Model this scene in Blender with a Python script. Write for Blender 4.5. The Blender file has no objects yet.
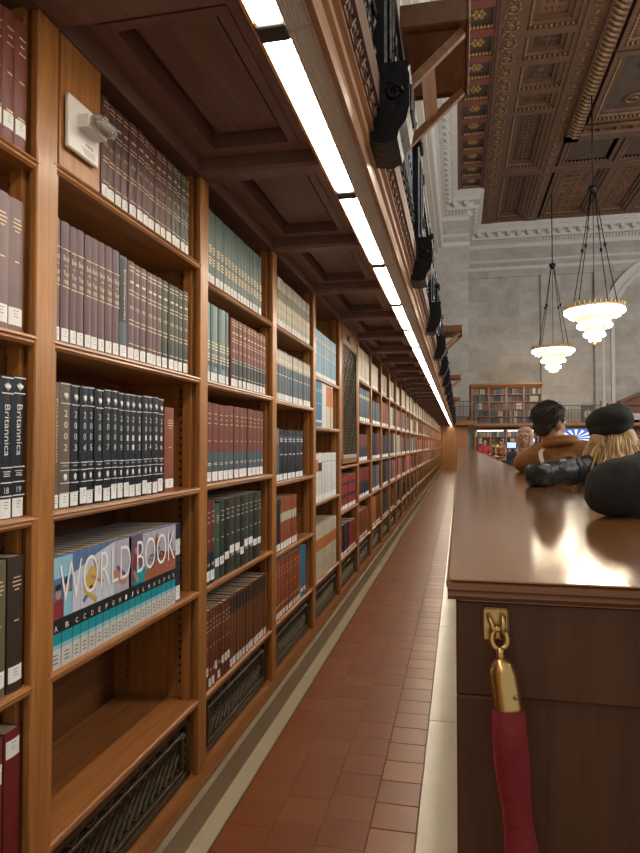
import bpy, bmesh, math, random
from mathutils import Vector, Matrix, noise, Euler
R = random.Random(7)
SC = bpy.context.scene
COL = SC.collection
H = 1.27                      # eye height: z = Z + H
PI = math.pi

# ------------------------------------------------------------------ materials
MATS = {}
def nodes_of(name):
    m = bpy.data.materials.new(name); m.use_nodes = True
    nt = m.node_tree; b = nt.nodes['Principled BSDF']
    return m, nt, b
def N(nt, t, **kw):
    n = nt.nodes.new(t)
    for k, v in kw.items(): setattr(n, k, v)
    return n
def plain(name, col, rough=.5, metal=0, bump=None, var=0, spec=.5, coat=0, vscale=8):
    if name in MATS: return MATS[name]
    m, nt, b = nodes_of(name)
    b.inputs['Base Color'].default_value = (*col, 1); b.inputs['Roughness'].default_value = rough
    b.inputs['Metallic'].default_value = metal; b.inputs['Specular IOR Level'].default_value = spec
    b.inputs['Coat Weight'].default_value = coat
    tc = N(nt, 'ShaderNodeTexCoord')
    if var:
        no = N(nt, 'ShaderNodeTexNoise'); no.inputs['Scale'].default_value = vscale; no.inputs['Detail'].default_value = 4
        nt.links.new(tc.outputs['Object'], no.inputs['Vector'])
        mx = N(nt, 'ShaderNodeMix', data_type='RGBA')
        mx.inputs[6].default_value = (*[c*(1-var) for c in col], 1); mx.inputs[7].default_value = (*[min(1, c*(1+var)) for c in col], 1)
        nt.links.new(no.outputs['Fac'], mx.inputs[0]); nt.links.new(mx.outputs[2], b.inputs['Base Color'])
    if bump:
        no = N(nt, 'ShaderNodeTexNoise'); no.inputs['Scale'].default_value = bump[0]; no.inputs['Detail'].default_value = 5
        nt.links.new(tc.outputs['Object'], no.inputs['Vector'])
        bp = N(nt, 'ShaderNodeBump'); bp.inputs['Strength'].default_value = bump[1]; bp.inputs['Distance'].default_value = bump[2] if len(bump) > 2 else .01
        nt.links.new(no.outputs['Fac'], bp.inputs['Height']); nt.links.new(bp.outputs['Normal'], b.inputs['Normal'])
    MATS[name] = m; return m
def wood(name, c1, c2, stretch=(30, 30, 2), rough=.35, coat=.2):
    if name in MATS: return MATS[name]
    m, nt, b = nodes_of(name)
    tc = N(nt, 'ShaderNodeTexCoord'); mp = N(nt, 'ShaderNodeMapping'); mp.inputs['Scale'].default_value = stretch
    nt.links.new(tc.outputs['Object'], mp.inputs['Vector'])
    no = N(nt, 'ShaderNodeTexNoise'); no.inputs['Scale'].default_value = 1; no.inputs['Detail'].default_value = 6; no.inputs['Roughness'].default_value = .65; no.inputs['Distortion'].default_value = .6
    nt.links.new(mp.outputs['Vector'], no.inputs['Vector'])
    n2 = N(nt, 'ShaderNodeTexNoise'); n2.inputs['Scale'].default_value = 7; n2.inputs['Detail'].default_value = 3
    nt.links.new(mp.outputs['Vector'], n2.inputs['Vector'])
    ad = N(nt, 'ShaderNodeMath', operation='MULTIPLY_ADD'); ad.inputs[1].default_value = .35
    nt.links.new(n2.outputs['Fac'], ad.inputs[0]); nt.links.new(no.outputs['Fac'], ad.inputs[2])
    cr = N(nt, 'ShaderNodeValToRGB'); cr.color_ramp.elements[0].position = .42; cr.color_ramp.elements[1].position = .86
    cr.color_ramp.elements[0].color = (*c1, 1); cr.color_ramp.elements[1].color = (*c2, 1)
    nt.links.new(ad.outputs[0], cr.inputs['Fac']); nt.links.new(cr.outputs['Color'], b.inputs['Base Color'])
    b.inputs['Roughness'].default_value = rough; b.inputs['Coat Weight'].default_value = coat; b.inputs['Coat Roughness'].default_value = .15
    bp = N(nt, 'ShaderNodeBump'); bp.inputs['Strength'].default_value = .12; bp.inputs['Distance'].default_value = .002
    nt.links.new(n2.outputs['Fac'], bp.inputs['Height']); nt.links.new(bp.outputs['Normal'], b.inputs['Normal'])
    MATS[name] = m; return m
def emit(name, col, st):
    if name in MATS: return MATS[name]
    m, nt, b = nodes_of(name)
    b.inputs['Base Color'].default_value = (*col, 1); b.inputs['Emission Color'].default_value = (*col, 1); b.inputs['Emission Strength'].default_value = st
    MATS[name] = m; return m
def stone(name, c1, c2, mortar, axes, bw=1.1, bh=.5, bump=.15):
    if name in MATS: return MATS[name]
    m, nt, b = nodes_of(name)
    g = N(nt, 'ShaderNodeNewGeometry'); sp = N(nt, 'ShaderNodeSeparateXYZ'); cb = N(nt, 'ShaderNodeCombineXYZ')
    nt.links.new(g.outputs['Position'], sp.inputs[0])
    nt.links.new(sp.outputs[axes[0]], cb.inputs[0]); nt.links.new(sp.outputs[axes[1]], cb.inputs[1])
    br = N(nt, 'ShaderNodeTexBrick'); br.inputs['Scale'].default_value = 1; br.inputs['Brick Width'].default_value = bw; br.inputs['Row Height'].default_value = bh
    br.inputs['Mortar Size'].default_value = .012; br.inputs['Mortar Smooth'].default_value = .3
    br.inputs['Color1'].default_value = (*c1, 1); br.inputs['Color2'].default_value = (*c2, 1); br.inputs['Mortar'].default_value = (*mortar, 1)
    nt.links.new(cb.outputs[0], br.inputs['Vector'])
    no = N(nt, 'ShaderNodeTexNoise'); no.inputs['Scale'].default_value = 1.3; no.inputs['Detail'].default_value = 8; no.inputs['Roughness'].default_value = .7
    nt.links.new(g.outputs['Position'], no.inputs['Vector'])
    mx = N(nt, 'ShaderNodeMix', data_type='RGBA', blend_type='MULTIPLY'); mx.inputs[0].default_value = 1
    cr = N(nt, 'ShaderNodeValToRGB'); cr.color_ramp.elements[0].position = .3; cr.color_ramp.elements[1].position = .7
    cr.color_ramp.elements[0].color = (.70, .69, .67, 1); cr.color_ramp.elements[1].color = (1, 1, 1, 1)
    nt.links.new(no.outputs['Fac'], cr.inputs['Fac']); nt.links.new(br.outputs['Color'], mx.inputs[6]); nt.links.new(cr.outputs['Color'], mx.inputs[7])
    nt.links.new(mx.outputs[2], b.inputs['Base Color']); b.inputs['Roughness'].default_value = .75
    MATS[name] = m; return m

WV = wood('oak_vertical', (.21, .080, .018), (.46, .20, .055), (45, 45, 2.2))
WH = wood('oak_horizontal', (.19, .07, .019), (.40, .17, .052), (45, 2.2, 45))
WB = wood('oak_back', (.13, .047, .013), (.24, .095, .03), (30, 1.6, 30), rough=.5, coat=.05)
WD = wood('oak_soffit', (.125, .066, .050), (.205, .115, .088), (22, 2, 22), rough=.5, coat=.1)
WF = wood('oak_fascia', (.22, .10, .042), (.42, .22, .10), (40, 1.6, 40), rough=.4)
WL = wood('oak_reading_shelf', (.12, .04, .015), (.22, .085, .03), (25, 3, 25), rough=.45)
WC = wood('counter_top_varnish', (.25, .095, .028), (.40, .175, .06), (14, 1.0, 14), rough=.10, coat=1.0)
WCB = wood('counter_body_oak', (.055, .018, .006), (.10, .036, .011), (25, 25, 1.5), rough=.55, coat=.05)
WCE = wood('counter_edge_oak', (.13, .05, .018), (.24, .10, .036), (4, 30, 30), rough=.3, coat=.5)
CARVE = plain('carved_walnut', (.17, .10, .065), .55, bump=(60, .9, .01), var=.5, vscale=50)
BRONZE = plain('dark_bronze', (.085, .068, .042), .42, .6, bump=(40, .3), var=.3)
IRON = plain('black_iron', (.012, .013, .016), .38, .6, bump=(30, .3))
BRASS = plain('brass', (.62, .44, .19), .28, 1.0, bump=(25, .15))
GOLD = plain('gilt', (.62, .42, .17), .45, .5)
GOLDT = plain('gilt_lettering', (.72, .60, .36), .5, .2)
WHITE = plain('white_paper', (.80, .80, .78), .6)
INK = plain('black_ink', (.03, .03, .035), .7)
PAGES = plain('book_pages', (.36, .28, .20), .8, bump=(200, .3), var=.15)
SILVER = plain('grey_metal', (.46, .46, .44), .42, .4)
DARK = plain('dark_recess', (.01, .008, .006), .9)
PLASTIC = plain('white_plastic', (.80, .79, .76), .35)

# ------------------------------------------------------------------ mesh builder
class MB:
    def __init__(s): s.v = []; s.f = []; s.m = []; s.s = []; s.mats = []
    def mi(s, mat):
        if mat not in s.mats: s.mats.append(mat)
        return s.mats.index(mat)
    def add(s, vs, fs, mat, smooth=False):
        b = len(s.v); s.v += [tuple(p) for p in vs]; k = s.mi(mat)
        for f in fs: s.f.append([b+i for i in f]); s.m.append(k); s.s.append(smooth)
    def box(s, x0, x1, y0, y1, z0, z1, mat, M=None):
        vs = [(x, y, z) for x in (x0, x1) for y in (y0, y1) for z in (z0, z1)]
        if M is not None: vs = [M @ Vector(p) for p in vs]
        s.add(vs, [(0,1,3,2), (4,6,7,5), (0,4,5,1), (2,3,7,6), (0,2,6,4), (1,5,7,3)], mat)
    def bbox(s, x0, x1, y0, y1, z0, z1, mat, b=.004):     # chamfered box
        vs = []
        for (X, Y, Z) in [(x, y, z) for x in (0, 1) for y in (0, 1) for z in (0, 1)]:
            sx, sy, sz = (1, -1)[X], (1, -1)[Y], (1, -1)[Z]
            px, py, pz = (x0, x1)[X], (y0, y1)[Y], (z0, z1)[Z]
            vs += [(px, py+sy*b, pz+sz*b), (px+sx*b, py, pz+sz*b), (px+sx*b, py+sy*b, pz)]
        I = lambda x, y, z, k: 3*(4*x+2*y+z)+k
        fs = []
        for x in (0, 1): q = [I(x,0,0,0), I(x,0,1,0), I(x,1,1,0), I(x,1,0,0)]; fs.append(q if not x else q[::-1])
        for y in (0, 1): q = [I(0,y,0,1), I(1,y,0,1), I(1,y,1,1), I(0,y,1,1)]; fs.append(q if not y else q[::-1])
        for z in (0, 1): q = [I(0,0,z,2), I(0,1,z,2), I(1,1,z,2), I(1,0,z,2)]; fs.append(q if not z else q[::-1])
        for x in (0, 1):
            for y in (0, 1): fs.append([I(x,y,0,0), I(x,y,1,0), I(x,y,1,1), I(x,y,0,1)])
        for x in (0, 1):
            for z in (0, 1): fs.append([I(x,0,z,0), I(x,1,z,0), I(x,1,z,2), I(x,0,z,2)])
        for y in (0, 1):
            for z in (0, 1): fs.append([I(0,y,z,1), I(1,y,z,1), I(1,y,z,2), I(0,y,z,2)])
        for x in (0, 1):
            for y in (0, 1):
                for z in (0, 1): fs.append([I(x,y,z,0), I(x,y,z,1), I(x,y,z,2)])
        s.add(vs, fs, mat)
    def prism(s, prof, axis, a, b, mat, smooth=False, caps=True):   # prof: 2-D points in the two other axes
        def P(p, t): return {'x': (t, p[0], p[1]), 'y': (p[0], t, p[1]), 'z': (p[0], p[1], t)}[axis]
        n = len(prof); vs = [P(p, a) for p in prof]+[P(p, b) for p in prof]
        s.add(vs, [(i, (i+1) % n, n+(i+1) % n, n+i) for i in range(n)], mat, smooth)
        if caps: s.add(vs, [tuple(range(n)), tuple(range(2*n-1, n-1, -1))], mat)
    def tube(s, pts, r, mat, n=8, smooth=True, closed=False):
        pts = [Vector(p) for p in pts]; rr = r if isinstance(r, (list, tuple)) else [r]*len(pts)
        vs = []; up = None
        for i, p in enumerate(pts):
            a = pts[i-1] if (i or closed) else p; c = pts[(i+1) % len(pts)] if (i < len(pts)-1 or closed) else p
            d = (c-a); d = d.normalized() if d.length > 1e-9 else Vector((0, 0, 1))
            if up is None: up = d.orthogonal().normalized()
            up = (up-d*up.dot(d)); up = up.normalized() if up.length > 1e-6 else d.orthogonal().normalized()
            w = d.cross(up)
            for k in range(n):
                t = 2*PI*k/n; vs.append(p+(up*math.cos(t)+w*math.sin(t))*rr[i])
        L = len(pts); fs = []
        for i in range(L if closed else L-1):
            j = (i+1) % L
            for k in range(n): fs.append((i*n+k, i*n+(k+1) % n, j*n+(k+1) % n, j*n+k))
        if not closed: fs += [tuple(range(n-1, -1, -1)), tuple((L-1)*n+k for k in range(n))]
        s.add(vs, fs, mat, smooth)
    def lathe(s, prof, c, mat, n=24, smooth=True, a0=0, a1=2*PI):   # prof (r,z)
        vs = []; full = abs(a1-a0-2*PI) < 1e-6; m = n if full else n+1
        for r, z in prof:
            for k in range(m): t = a0+(a1-a0)*k/n; vs.append((c[0]+r*math.cos(t), c[1]+r*math.sin(t), c[2]+z))
        fs = []
        for i in range(len(prof)-1):
            for k in range(n): k2 = (k+1) % m; fs.append((i*m+k, i*m+k2, (i+1)*m+k2, (i+1)*m+k))
        s.add(vs, fs, mat, smooth)
    def ball(s, c, rad, mat, n=10, M=None):
        if not isinstance(rad, (tuple, list)): rad = (rad,)*3
        vs = []; h = max(4, n//2)
        for i in range(h+1):
            p = PI*i/h
            for k in range(n):
                t = 2*PI*k/n; q = Vector((rad[0]*math.sin(p)*math.cos(t), rad[1]*math.sin(p)*math.sin(t), rad[2]*math.cos(p)))
                if M is not None: q = M @ q
                vs.append(q+Vector(c))
        s.add(vs, [(i*n+k, (i+1)*n+k, (i+1)*n+(k+1) % n, i*n+(k+1) % n) for i in range(h) for k in range(n)], mat, True)
    def mesh(s, name):
        me = bpy.data.meshes.new(name); me.from_pydata(s.v, [], s.f)
        for m in s.mats: me.materials.append(m)
        me.polygons.foreach_set('material_index', s.m); me.polygons.foreach_set('use_smooth', s.s)
        me.validate(); me.update(); return me
    def build(s, name, parent=None, loc=(0, 0, 0), recalc=True):
        me = s.mesh(name)
        if recalc:
            bm = bmesh.new(); bm.from_mesh(me); bmesh.ops.remove_doubles(bm, verts=bm.verts, dist=1e-6)
            bmesh.ops.recalc_face_normals(bm, faces=bm.faces); bm.to_mesh(me); bm.free()
        return link(name, me, parent, loc)
def link(name, me, parent=None, loc=(0, 0, 0)):
    o = bpy.data.objects.new(name, me); COL.objects.link(o); o.location = loc
    if parent is not None: o.parent = parent
    return o
def empty(name, loc, label, cat, group=None, rz=0):
    o = bpy.data.objects.new(name, None); COL.objects.link(o); o.location = loc; o.rotation_euler = (0, 0, rz); o.empty_display_size = .1
    return tag(o, label, cat, group)
def tag(o, label, cat, group=None, kind=None):
    o['label'] = label; o['category'] = cat
    if group: o['group'] = group
    if kind: o['kind'] = kind
    return o
def struct(o, label=None):
    o['kind'] = 'structure'
    if label: o['label'] = label
    return o
def copy_tree(o, parent=None):
    c = o.copy(); COL.objects.link(c)
    if parent is not None: c.parent = parent
    for ch in [x for x in bpy.data.objects if x.parent == o]: copy_tree(ch, c)
    return c

_tc = {}
def text_data(txt, off=0):            # (verts, faces, width, height) of a word, flat, centred
    if (txt, off) in _tc: return _tc[(txt, off)]
    cu = bpy.data.curves.new('t', 'FONT'); cu.body = txt; cu.size = 1; cu.offset = off; cu.resolution_u = 8 if off else 2; cu.align_x = 'CENTER'
    o = bpy.data.objects.new('t', cu); COL.objects.link(o)
    bpy.context.view_layer.update()
    dg = bpy.context.evaluated_depsgraph_get(); me = bpy.data.meshes.new_from_object(o.evaluated_get(dg))
    vs = [v.co.copy() for v in me.vertices]; fs = [list(p.vertices) for p in me.polygons]
    x0 = min(v.x for v in vs); x1 = max(v.x for v in vs); y0 = min(v.y for v in vs); y1 = max(v.y for v in vs)
    vs = [((v.x-(x0+x1)/2), (v.y-(y0+y1)/2)) for v in vs]
    bpy.data.objects.remove(o); bpy.data.meshes.remove(me); bpy.data.curves.remove(cu)
    _tc[(txt, off)] = (vs, fs, x1-x0, y1-y0); return _tc[(txt, off)]
def spine_text(mb, txt, z, w, h, x, mat, down=False, y=0):
    vs, fs, tw, th = text_data(txt)
    if down: sx, sy = w/tw, h/th; pts = [(x, y+b*sy, z-a*sx) for a, b in vs]       # w runs along the height
    else: sx, sy = w/tw, h/th; pts = [(x, y+a*sx, z+b*sy) for a, b in vs]
    mb.add(pts, fs, mat)

# ------------------------------------------------------------------ camera
cam = bpy.data.cameras.new('camera'); co = bpy.data.objects.new('camera', cam); COL.objects.link(co)
cam.sensor_fit = 'HORIZONTAL'; cam.sensor_width = 36; cam.lens = 36.0; cam.clip_start = .02; cam.clip_end = 200
co.location = (0, 0, H); co.rotation_euler = (math.radians(90+1.57), 0, math.radians(12.27))
SC.camera = co

# ------------------------------------------------------------------ floor
PY = 33.5                      # pier / end of aisle
WY = 38.8                      # far wall
m = MB(); marb = plain('cream_marble', (.60, .52, .38), .2, var=.15, vscale=3, bump=(6, .05))
m.box(-1.4, 16, -2, WY+.4, -.2, -.004, plain('reading_room_floor', (.28, .20, .15), .3, var=.2, vscale=2))
struct(m.build('floor'))
m = MB(); grout = plain('dark_grout', (.09, .05, .035), .9)
m.box(-.775, -.14, -1.5, PY, -.004, -.001, grout)
tm = [plain('red_tile_%s' % k, c, .33, bump=(14, .12), var=.12, vscale=6) for k, c in
      (('a', (.31, .098, .034)), ('b', (.295, .092, .032)), ('c', (.325, .108, .038)), ('d', (.28, .086, .031)))]
tm2 = [plain('worn_tile_%s' % k, c, .3, bump=(14, .12), var=.15, vscale=6) for k, c in
      (('a', (.40, .165, .068)), ('b', (.36, .135, .054)), ('c', (.33, .12, .048)))]
xs = [-.768, -.612, -.455, -.297, -.143]
for c in range(4):
    y = -1.5+(0, .05, .10, .07)[c]
    while y < PY-.1:
        e = y+.155; z = R.uniform(-.0003, .0003)+(.0035 if c == 3 else .0015); g = .0014 if c == 3 else .0003
        mt = R.choice(tm2 if c == 3 else tm)
        vs = [(xs[c]+g, y+g, 0), (xs[c+1]-g, y+g, 0), (xs[c+1]-g, e-g, 0), (xs[c]+g, e-g, 0)]; b = .0016 if c == 3 else .0008
        vi = [(xs[c]+g+b, y+g+b, z), (xs[c+1]-g-b, y+g+b, z), (xs[c+1]-g-b, e-g-b, z), (xs[c]+g+b, e-g-b, z)]
        m.add(vs+vi, [(4,5,6,7), (0,1,5,4), (1,2,6,5), (2,3,7,6), (3,0,4,7)], mt); y = e
o = m.build('floor_tiles', recalc=False); struct(o, 'red quarry tiles paving the aisle')
m = MB(); y = -1.5; k = 0
while y < PY:
    L = (1.55, 1.2, 1.75)[k % 3]; e = min(PY, y+L); k += 1
    m.bbox(-.143, .02, y+.0015, e-.0015, -.02, .008, marb, .003)
    m.bbox(-.845, -.772, y+.4+.0015, e+.4-.0015, -.02, .008, marb, .003); y = e
struct(m.build('floor_border'), 'cream marble border strips either side of the tiles')

# ------------------------------------------------------------------ bookcases
P = .877; Y1 = 1.217
def cy(k): return Y1+P*(k-1)            # centre of the stile at the left of bay k
NB = 36
XF = -.87
SH = {0: [.605, .230, -.15, -.50, -.87], 1: [.628, .231, -.148, -.502, -.87], 2: [.585, .228, -.142, -.505, -.88],
      3: [.594, .222, -.187, -.54, -.873], 4: [.43, .11, -.37, -.868], 5: [-.17, -.52, -.87]}
DEF = [.585, .21, -.16, -.50, -.87]
PLINTH = plain('grey_stone_plinth', (.38, .31, .21), .5, var=.2, vscale=4, bump=(20, .2))
m = MB(); m.box(-.89, -.835, -.6, PY, 0, .105, PLINTH); struct(m.build('baseboard_left'), 'grey stone plinth under the long bookcase')

def stile_mesh():
    m = MB(); z0, z1 = .15, 2.2; w = .040
    m.bbox(-.02, 0, -.034, .036, z0, z1, WV, .003)
    m.box(-.035, -.009, .0375, .051, z0, z1, WV); m.box(-.035, -.018, .036, .0375, z0, z1, DARK); m.box(-.06, -.030, -.044, -.030, z0, z1, WV)
    m.box(-.33, -.02, -.02, .02, .105, z1, WV)
    return m.mesh('stile')
def shelf_mesh(L, dp=.29):
    m = MB(); t = .024
    m.box(-dp, -.012, 0, L, -t, 0, WH)
    prof = [(-.012, 0), (-.003, 0), (.003, -.003), (.005, -.008), (.001, -.012), (.002, -.017), (-.003, -.023), (-.012, -t)]
    m.prism(prof, 'y', 0, L, WH)
    return m.mesh('shelf')
def grille_mesh(L):
    m = MB(); z0, z1 = .155, .372
    m.box(-.05, -.045, 0, L, z0, z1, DARK)
    f = .022
    for a, b, c, d in ((0, L, z0, z0+f), (0, L, z1-f*1.6, z1), (0, f, z0, z1), (L-f, L, z0, z1)): m.bbox(-.03, -.012, a, b, c, d, BRONZE, .003)
    ya, yb, za, zb = .07, L-.07, z0+.045, z1-.065
    for a, b, c, d in ((ya-.02, yb+.02, za-.014, za), (ya-.02, yb+.02, zb, zb+.014), (ya-.02, ya, za, zb), (yb, yb+.02, za, zb)): m.bbox(-.026, -.008, a, b, c, d, BRONZE, .003)
    hh = zb-za; st = .046; nn = int((yb-ya+hh)/st)
    for i in range(nn+1):
        for sgn in (1, -1):
            s0 = ya-hh+i*st; p0 = [s0, za]; p1 = [s0+hh, zb]
            if p0[0] < ya: p0 = [ya, za+(ya-s0)]
            if p1[0] > yb: p1 = [yb, zb-(s0+hh-yb)]
            if p1[0]-p0[0] < .004: continue
            if sgn < 0: p0[1] = za+zb-p0[1]; p1[1] = za+zb-p1[1]
            xx = -.022 if sgn > 0 else -.027
            m.tube([(xx, p0[0], p0[1]), (xx, p1[0], p1[1])], .0075, BRONZE, 4, False)
    for i in range(8):           # crest of small scrolls on the upper rail
        yc = ya+(yb-ya)*(i+.5)/8
        m.tube([(-.016, yc+.022*math.cos(t), zb+.028+.010*math.sin(t)) for t in [j*PI/5 for j in range(11)]], .003, BRONZE, 4)
    for yc in (ya-.035, yb+.035):
        for k in range(4):
            m.ball((-.018, yc, za+.01+k*(hh-.02)/3), (.008, .012, .012), BRONZE, 8)
    return m.mesh('radiator_grille')
IW = P-.04                      # width between the panels
STM = stile_mesh(); SHM = shelf_mesh(IW); GRM = grille_mesh(P-.102)
m = MB(); m.box(0, .012, 0, IW, .08, 2.2, WB); BKM = m.mesh('back_panel')
m = MB(); m.prism([(-.06, .105), (.012, .105), (.018, .125), (.010, .137), (.002, .150), (-.06, .150)], 'y', 0, P, WH); BRM = m.mesh('base_rail')
m = MB()
m.box(-.002, .001, -.011, .011, .42, 2.15, WV)
for i in range(66): m.box(-.003, -.0022, -.0035, .0035, .44+i*.026, .449+i*.026, DARK)
for v in m.v: pass
PGM = None
def peg_mesh():
    m = MB(); m.box(-.011, .011, -.002, 0, .42, 2.15, WH)
    for i in range(62): m.box(-.0035, .0035, -.0032, -.0018, .45+i*.027, .459+i*.027, DARK)
    return m.mesh('peg_rail')
PGM = peg_mesh()
BDESC = {0: 'oak bookcase bay cut off by the left edge, partly showing encyclopedias',
         1: 'nearest complete oak bookcase bay, its bottom shelf empty',
         2: 'oak bookcase bay with teal, maroon, black and brown sets, second complete one',
         3: 'oak bookcase bay with orange-red set on its lowest shelf, third complete one',
         4: 'oak bookcase bay with light blue and white sets, four shelves, before lattice door',
         5: 'oak bookcase bay closed above by a tall bronze lattice door',
         6: 'oak bookcase bay with five rows just beyond the lattice door'}
for k in range(0, NB+1):
    y0 = cy(k)
    lab = BDESC.get(k, 'oak bookcase bay in the receding run beyond the lattice door')
    b = empty('bookcase', (XF, y0, 0), lab, 'bookcase', 'bays of the long oak bookcase')
    link('stile', STM, b)
    if k == NB: b['label'] = 'oak end stile where the long bookcase meets the panelled pier'; b['category'] = 'bookcase'; break
    link('back_panel', BKM, b, (-.335, .02, 0))
    for z in SH.get(k, DEF):
        link('shelf', SHM, b, (-.004, .02, z+H))
    link('base_rail', BRM, b, (0, 0, 0))
    link('radiator_grille', GRM, b, (-.012, .051, 0))
    if k < 5: link('peg_rail', PGM, b, (-.075, P-.0205, 0)); link('peg_rail', PGM, b, (-.27, P-.0205, 0))
    if k == 5:
        m = MB(); L = P-.102; z0, z1 = -.155+H, .93+H; f = .05
        for a, bb, c, d in ((0, L, z0, z0+.04), (0, L, z1-.14, z1), (0, f, z0, z1), (L-f, L, z0, z1)): m.bbox(-.02, -.002, a, bb, c, d, WV, .003)
        dr = m.build('lattice_door', b, (0, .051, 0))
        m = MB(); a0, a1, c0, c1 = f, L-f, z0+.04, z1-.14; m.box(-.022, -.020, a0, a1, c0, c1, DARK)
        for (a, bb, c, d) in ((a0, a1, c0, c0+.03), (a0, a1, c1-.02, c1), (a0, a0+.02, c0, c1), (a1-.02, a1, c0, c1)): m.bbox(-.018, .002, a, bb, c, d, SILVER if c == c0 and d == c0+.03 else BRONZE, .002)
        st = .05
        W_ = a1-a0; Hh = c1-c0
        for s0 in [c0-W_+i*st for i in range(int((Hh+W_)/st)+1)]:
            for sg in (1, -1):
                q0, q1 = max(c0, s0), min(c1, s0+W_)
                if q1-q0 < .01: continue
                ya, yb = a0+(q0-s0), a0+(q1-s0)
                if sg < 0: ya, yb = a0+a1-ya, a0+a1-yb
                m.tube([(-.010 if sg > 0 else -.013, ya, q0), (-.010 if sg > 0 else -.013, yb, q1)], .006, BRONZE, 4, False)
        m.build('lattice', dr)
        m = MB()
        for i in range(5): m.tube([(0, .28+.035*math.cos(t)*(1+i*0), 2.12+.0*i+.022*math.sin(t)) for t in [j*PI/6 for j in range(13)]], .004, BRONZE, 5)
        m.bbox(0, .004, .32, .44, 2.09, 2.15, BRONZE, .001); m.build('escutcheon', dr)
m = MB(); m.box(-1.5, -1.42, -1.5, PY, 0, 2.4, WB); m.box(-1.42, -1.22, -1.5, PY, .0, .08, WB)
struct(m.build('wall_left'), 'wall behind the long bookcase')
m = MB(); m.box(-1.22, -.875, .34-.62, .34-.025, 0, 2.2, WV); 
struct(m.build('trim_1'), 'oak casing before the first bay')

# ------------------------------------------------------------------ books
def cc(name, rgb, rough=.45, var=.18): return plain('cloth_'+name, rgb, rough, bump=(120, .15, .002), var=var, vscale=18)
C = dict(maroon=cc('maroon', (.085, .022, .024)), plum=cc('plum', (.115, .058, .068)), umber=cc('umber', (.10, .062, .045)), olive=cc('olive', (.045, .045, .032)),
         navy=cc('navy', (.012, .022, .038)), ink=cc('ink', (.010, .016, .026), .3), black=cc('black', (.014, .016, .015)), oldblack=cc('oldblack', (.028, .038, .034)), taupe=cc('taupe', (.13, .095, .07)),
         redbrown=cc('redbrown', (.22, .062, .035)), brickred=cc('brickred', (.15, .032, .022)), teal=cc('teal', (.085, .14, .135)), paleteal=cc('paleteal', (.20, .28, .28)),
         wine=cc('wine', (.13, .028, .022)), bluegrey=cc('bluegrey', (.06, .10, .13)), green=cc('green', (.035, .09, .05)), brown=cc('brown', (.14, .052, .020)), darkbrown=cc('darkbrown', (.04, .025, .018)),
         mossgrey=cc('mossgrey', (.30, .30, .24)), slate=cc('slate', (.055, .09, .115)), cream=cc('cream', (.55, .49, .37)), orange=cc('orange', (.50, .16, .05)), white=cc('white', (.60, .60, .56)),
         skyblue=cc('skyblue', (.16, .34, .46)), blue=cc('blue', (.03, .17, .30)), rust=cc('rust', (.28, .065, .022)), scarlet=cc('scarlet', (.26, .022, .022)), mauve=cc('mauve', (.20, .13, .13)),
         khaki=cc('khaki', (.12, .105, .06)), yellow=cc('yellow', (.55, .47, .26)), pink=cc('pink', (.40, .11, .10)), crimson=cc('crimson', (.16, .018, .022)), bone=cc('bone', (.42, .39, .30)),
         lav=cc('lavender', (.42, .38, .46)), wbblue=cc('picture_blue', (.10, .18, .33), .25), wbteal=cc('picture_teal', (.02, .30, .36), .25), wbpink=cc('picture_pink', (.42, .24, .24), .25),
         wblav=cc('picture_lavender', (.44, .42, .50), .25), wbpurp=cc('picture_purple', (.17, .10, .16), .25), wbsnow=cc('picture_snow', (.55, .58, .66), .25), skin=cc('picture_skin', (.45, .22, .15), .3),
         gold=cc('picture_gold', (.55, .38, .10), .3), dred=cc('picture_red', (.25, .04, .05), .3), earth=cc('picture_earth', (.34, .12, .07), .3), cyan=cc('picture_cyan', (.25, .50, .60), .3))
_bm = {}
def book_mesh(t, h, d, bands, cover, bulge):
    key = (round(t, 3), round(h, 3), d, tuple(bands), cover, bulge)
    if key in _bm: return _bm[key]
    t, h = key[0], key[1]; m = MB(); n = 6; zs = [0]; mm = []
    cur = 0
    for a, b, c in bands:
        if a > cur+1e-4: zs.append(a); mm.append(cover)
        zs.append(b); mm.append(c); cur = b
    if cur < .9999: zs.append(1); mm.append(cover)
    ar = [(bulge*(1-(2*i/n-1)**2), (i/n-.5)*t) for i in range(n+1)]
    m.mi(C[cover])
    for i in range(len(mm)):
        vs = [(x, y, zs[i]*h) for x, y in ar]+[(x, y, zs[i+1]*h) for x, y in ar]
        m.add(vs, [(k, k+1, n+2+k, n+1+k) for k in range(n)], C[mm[i]] if isinstance(mm[i], str) else mm[i], True)
    for z, s in ((0, 1), (h, -1)):
        vs = [(x, y, z) for x, y in ar]+[(-.002, t/2, z), (-.002, -t/2, z)]; m.add(vs, [tuple(range(len(vs)))], C[cover])
    m.box(-d, 0, -t/2, -t/2+.0014, 0, h, C[cover]); m.box(-d, 0, t/2-.0014, t/2, 0, h, C[cover])
    m.box(-d+.004, -.002, -t/2+.0014, t/2-.0014, .003, h-.0012, PAGES)
    me = m.mesh('book'); _bm[key] = me; return me
_lm = {}
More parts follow.
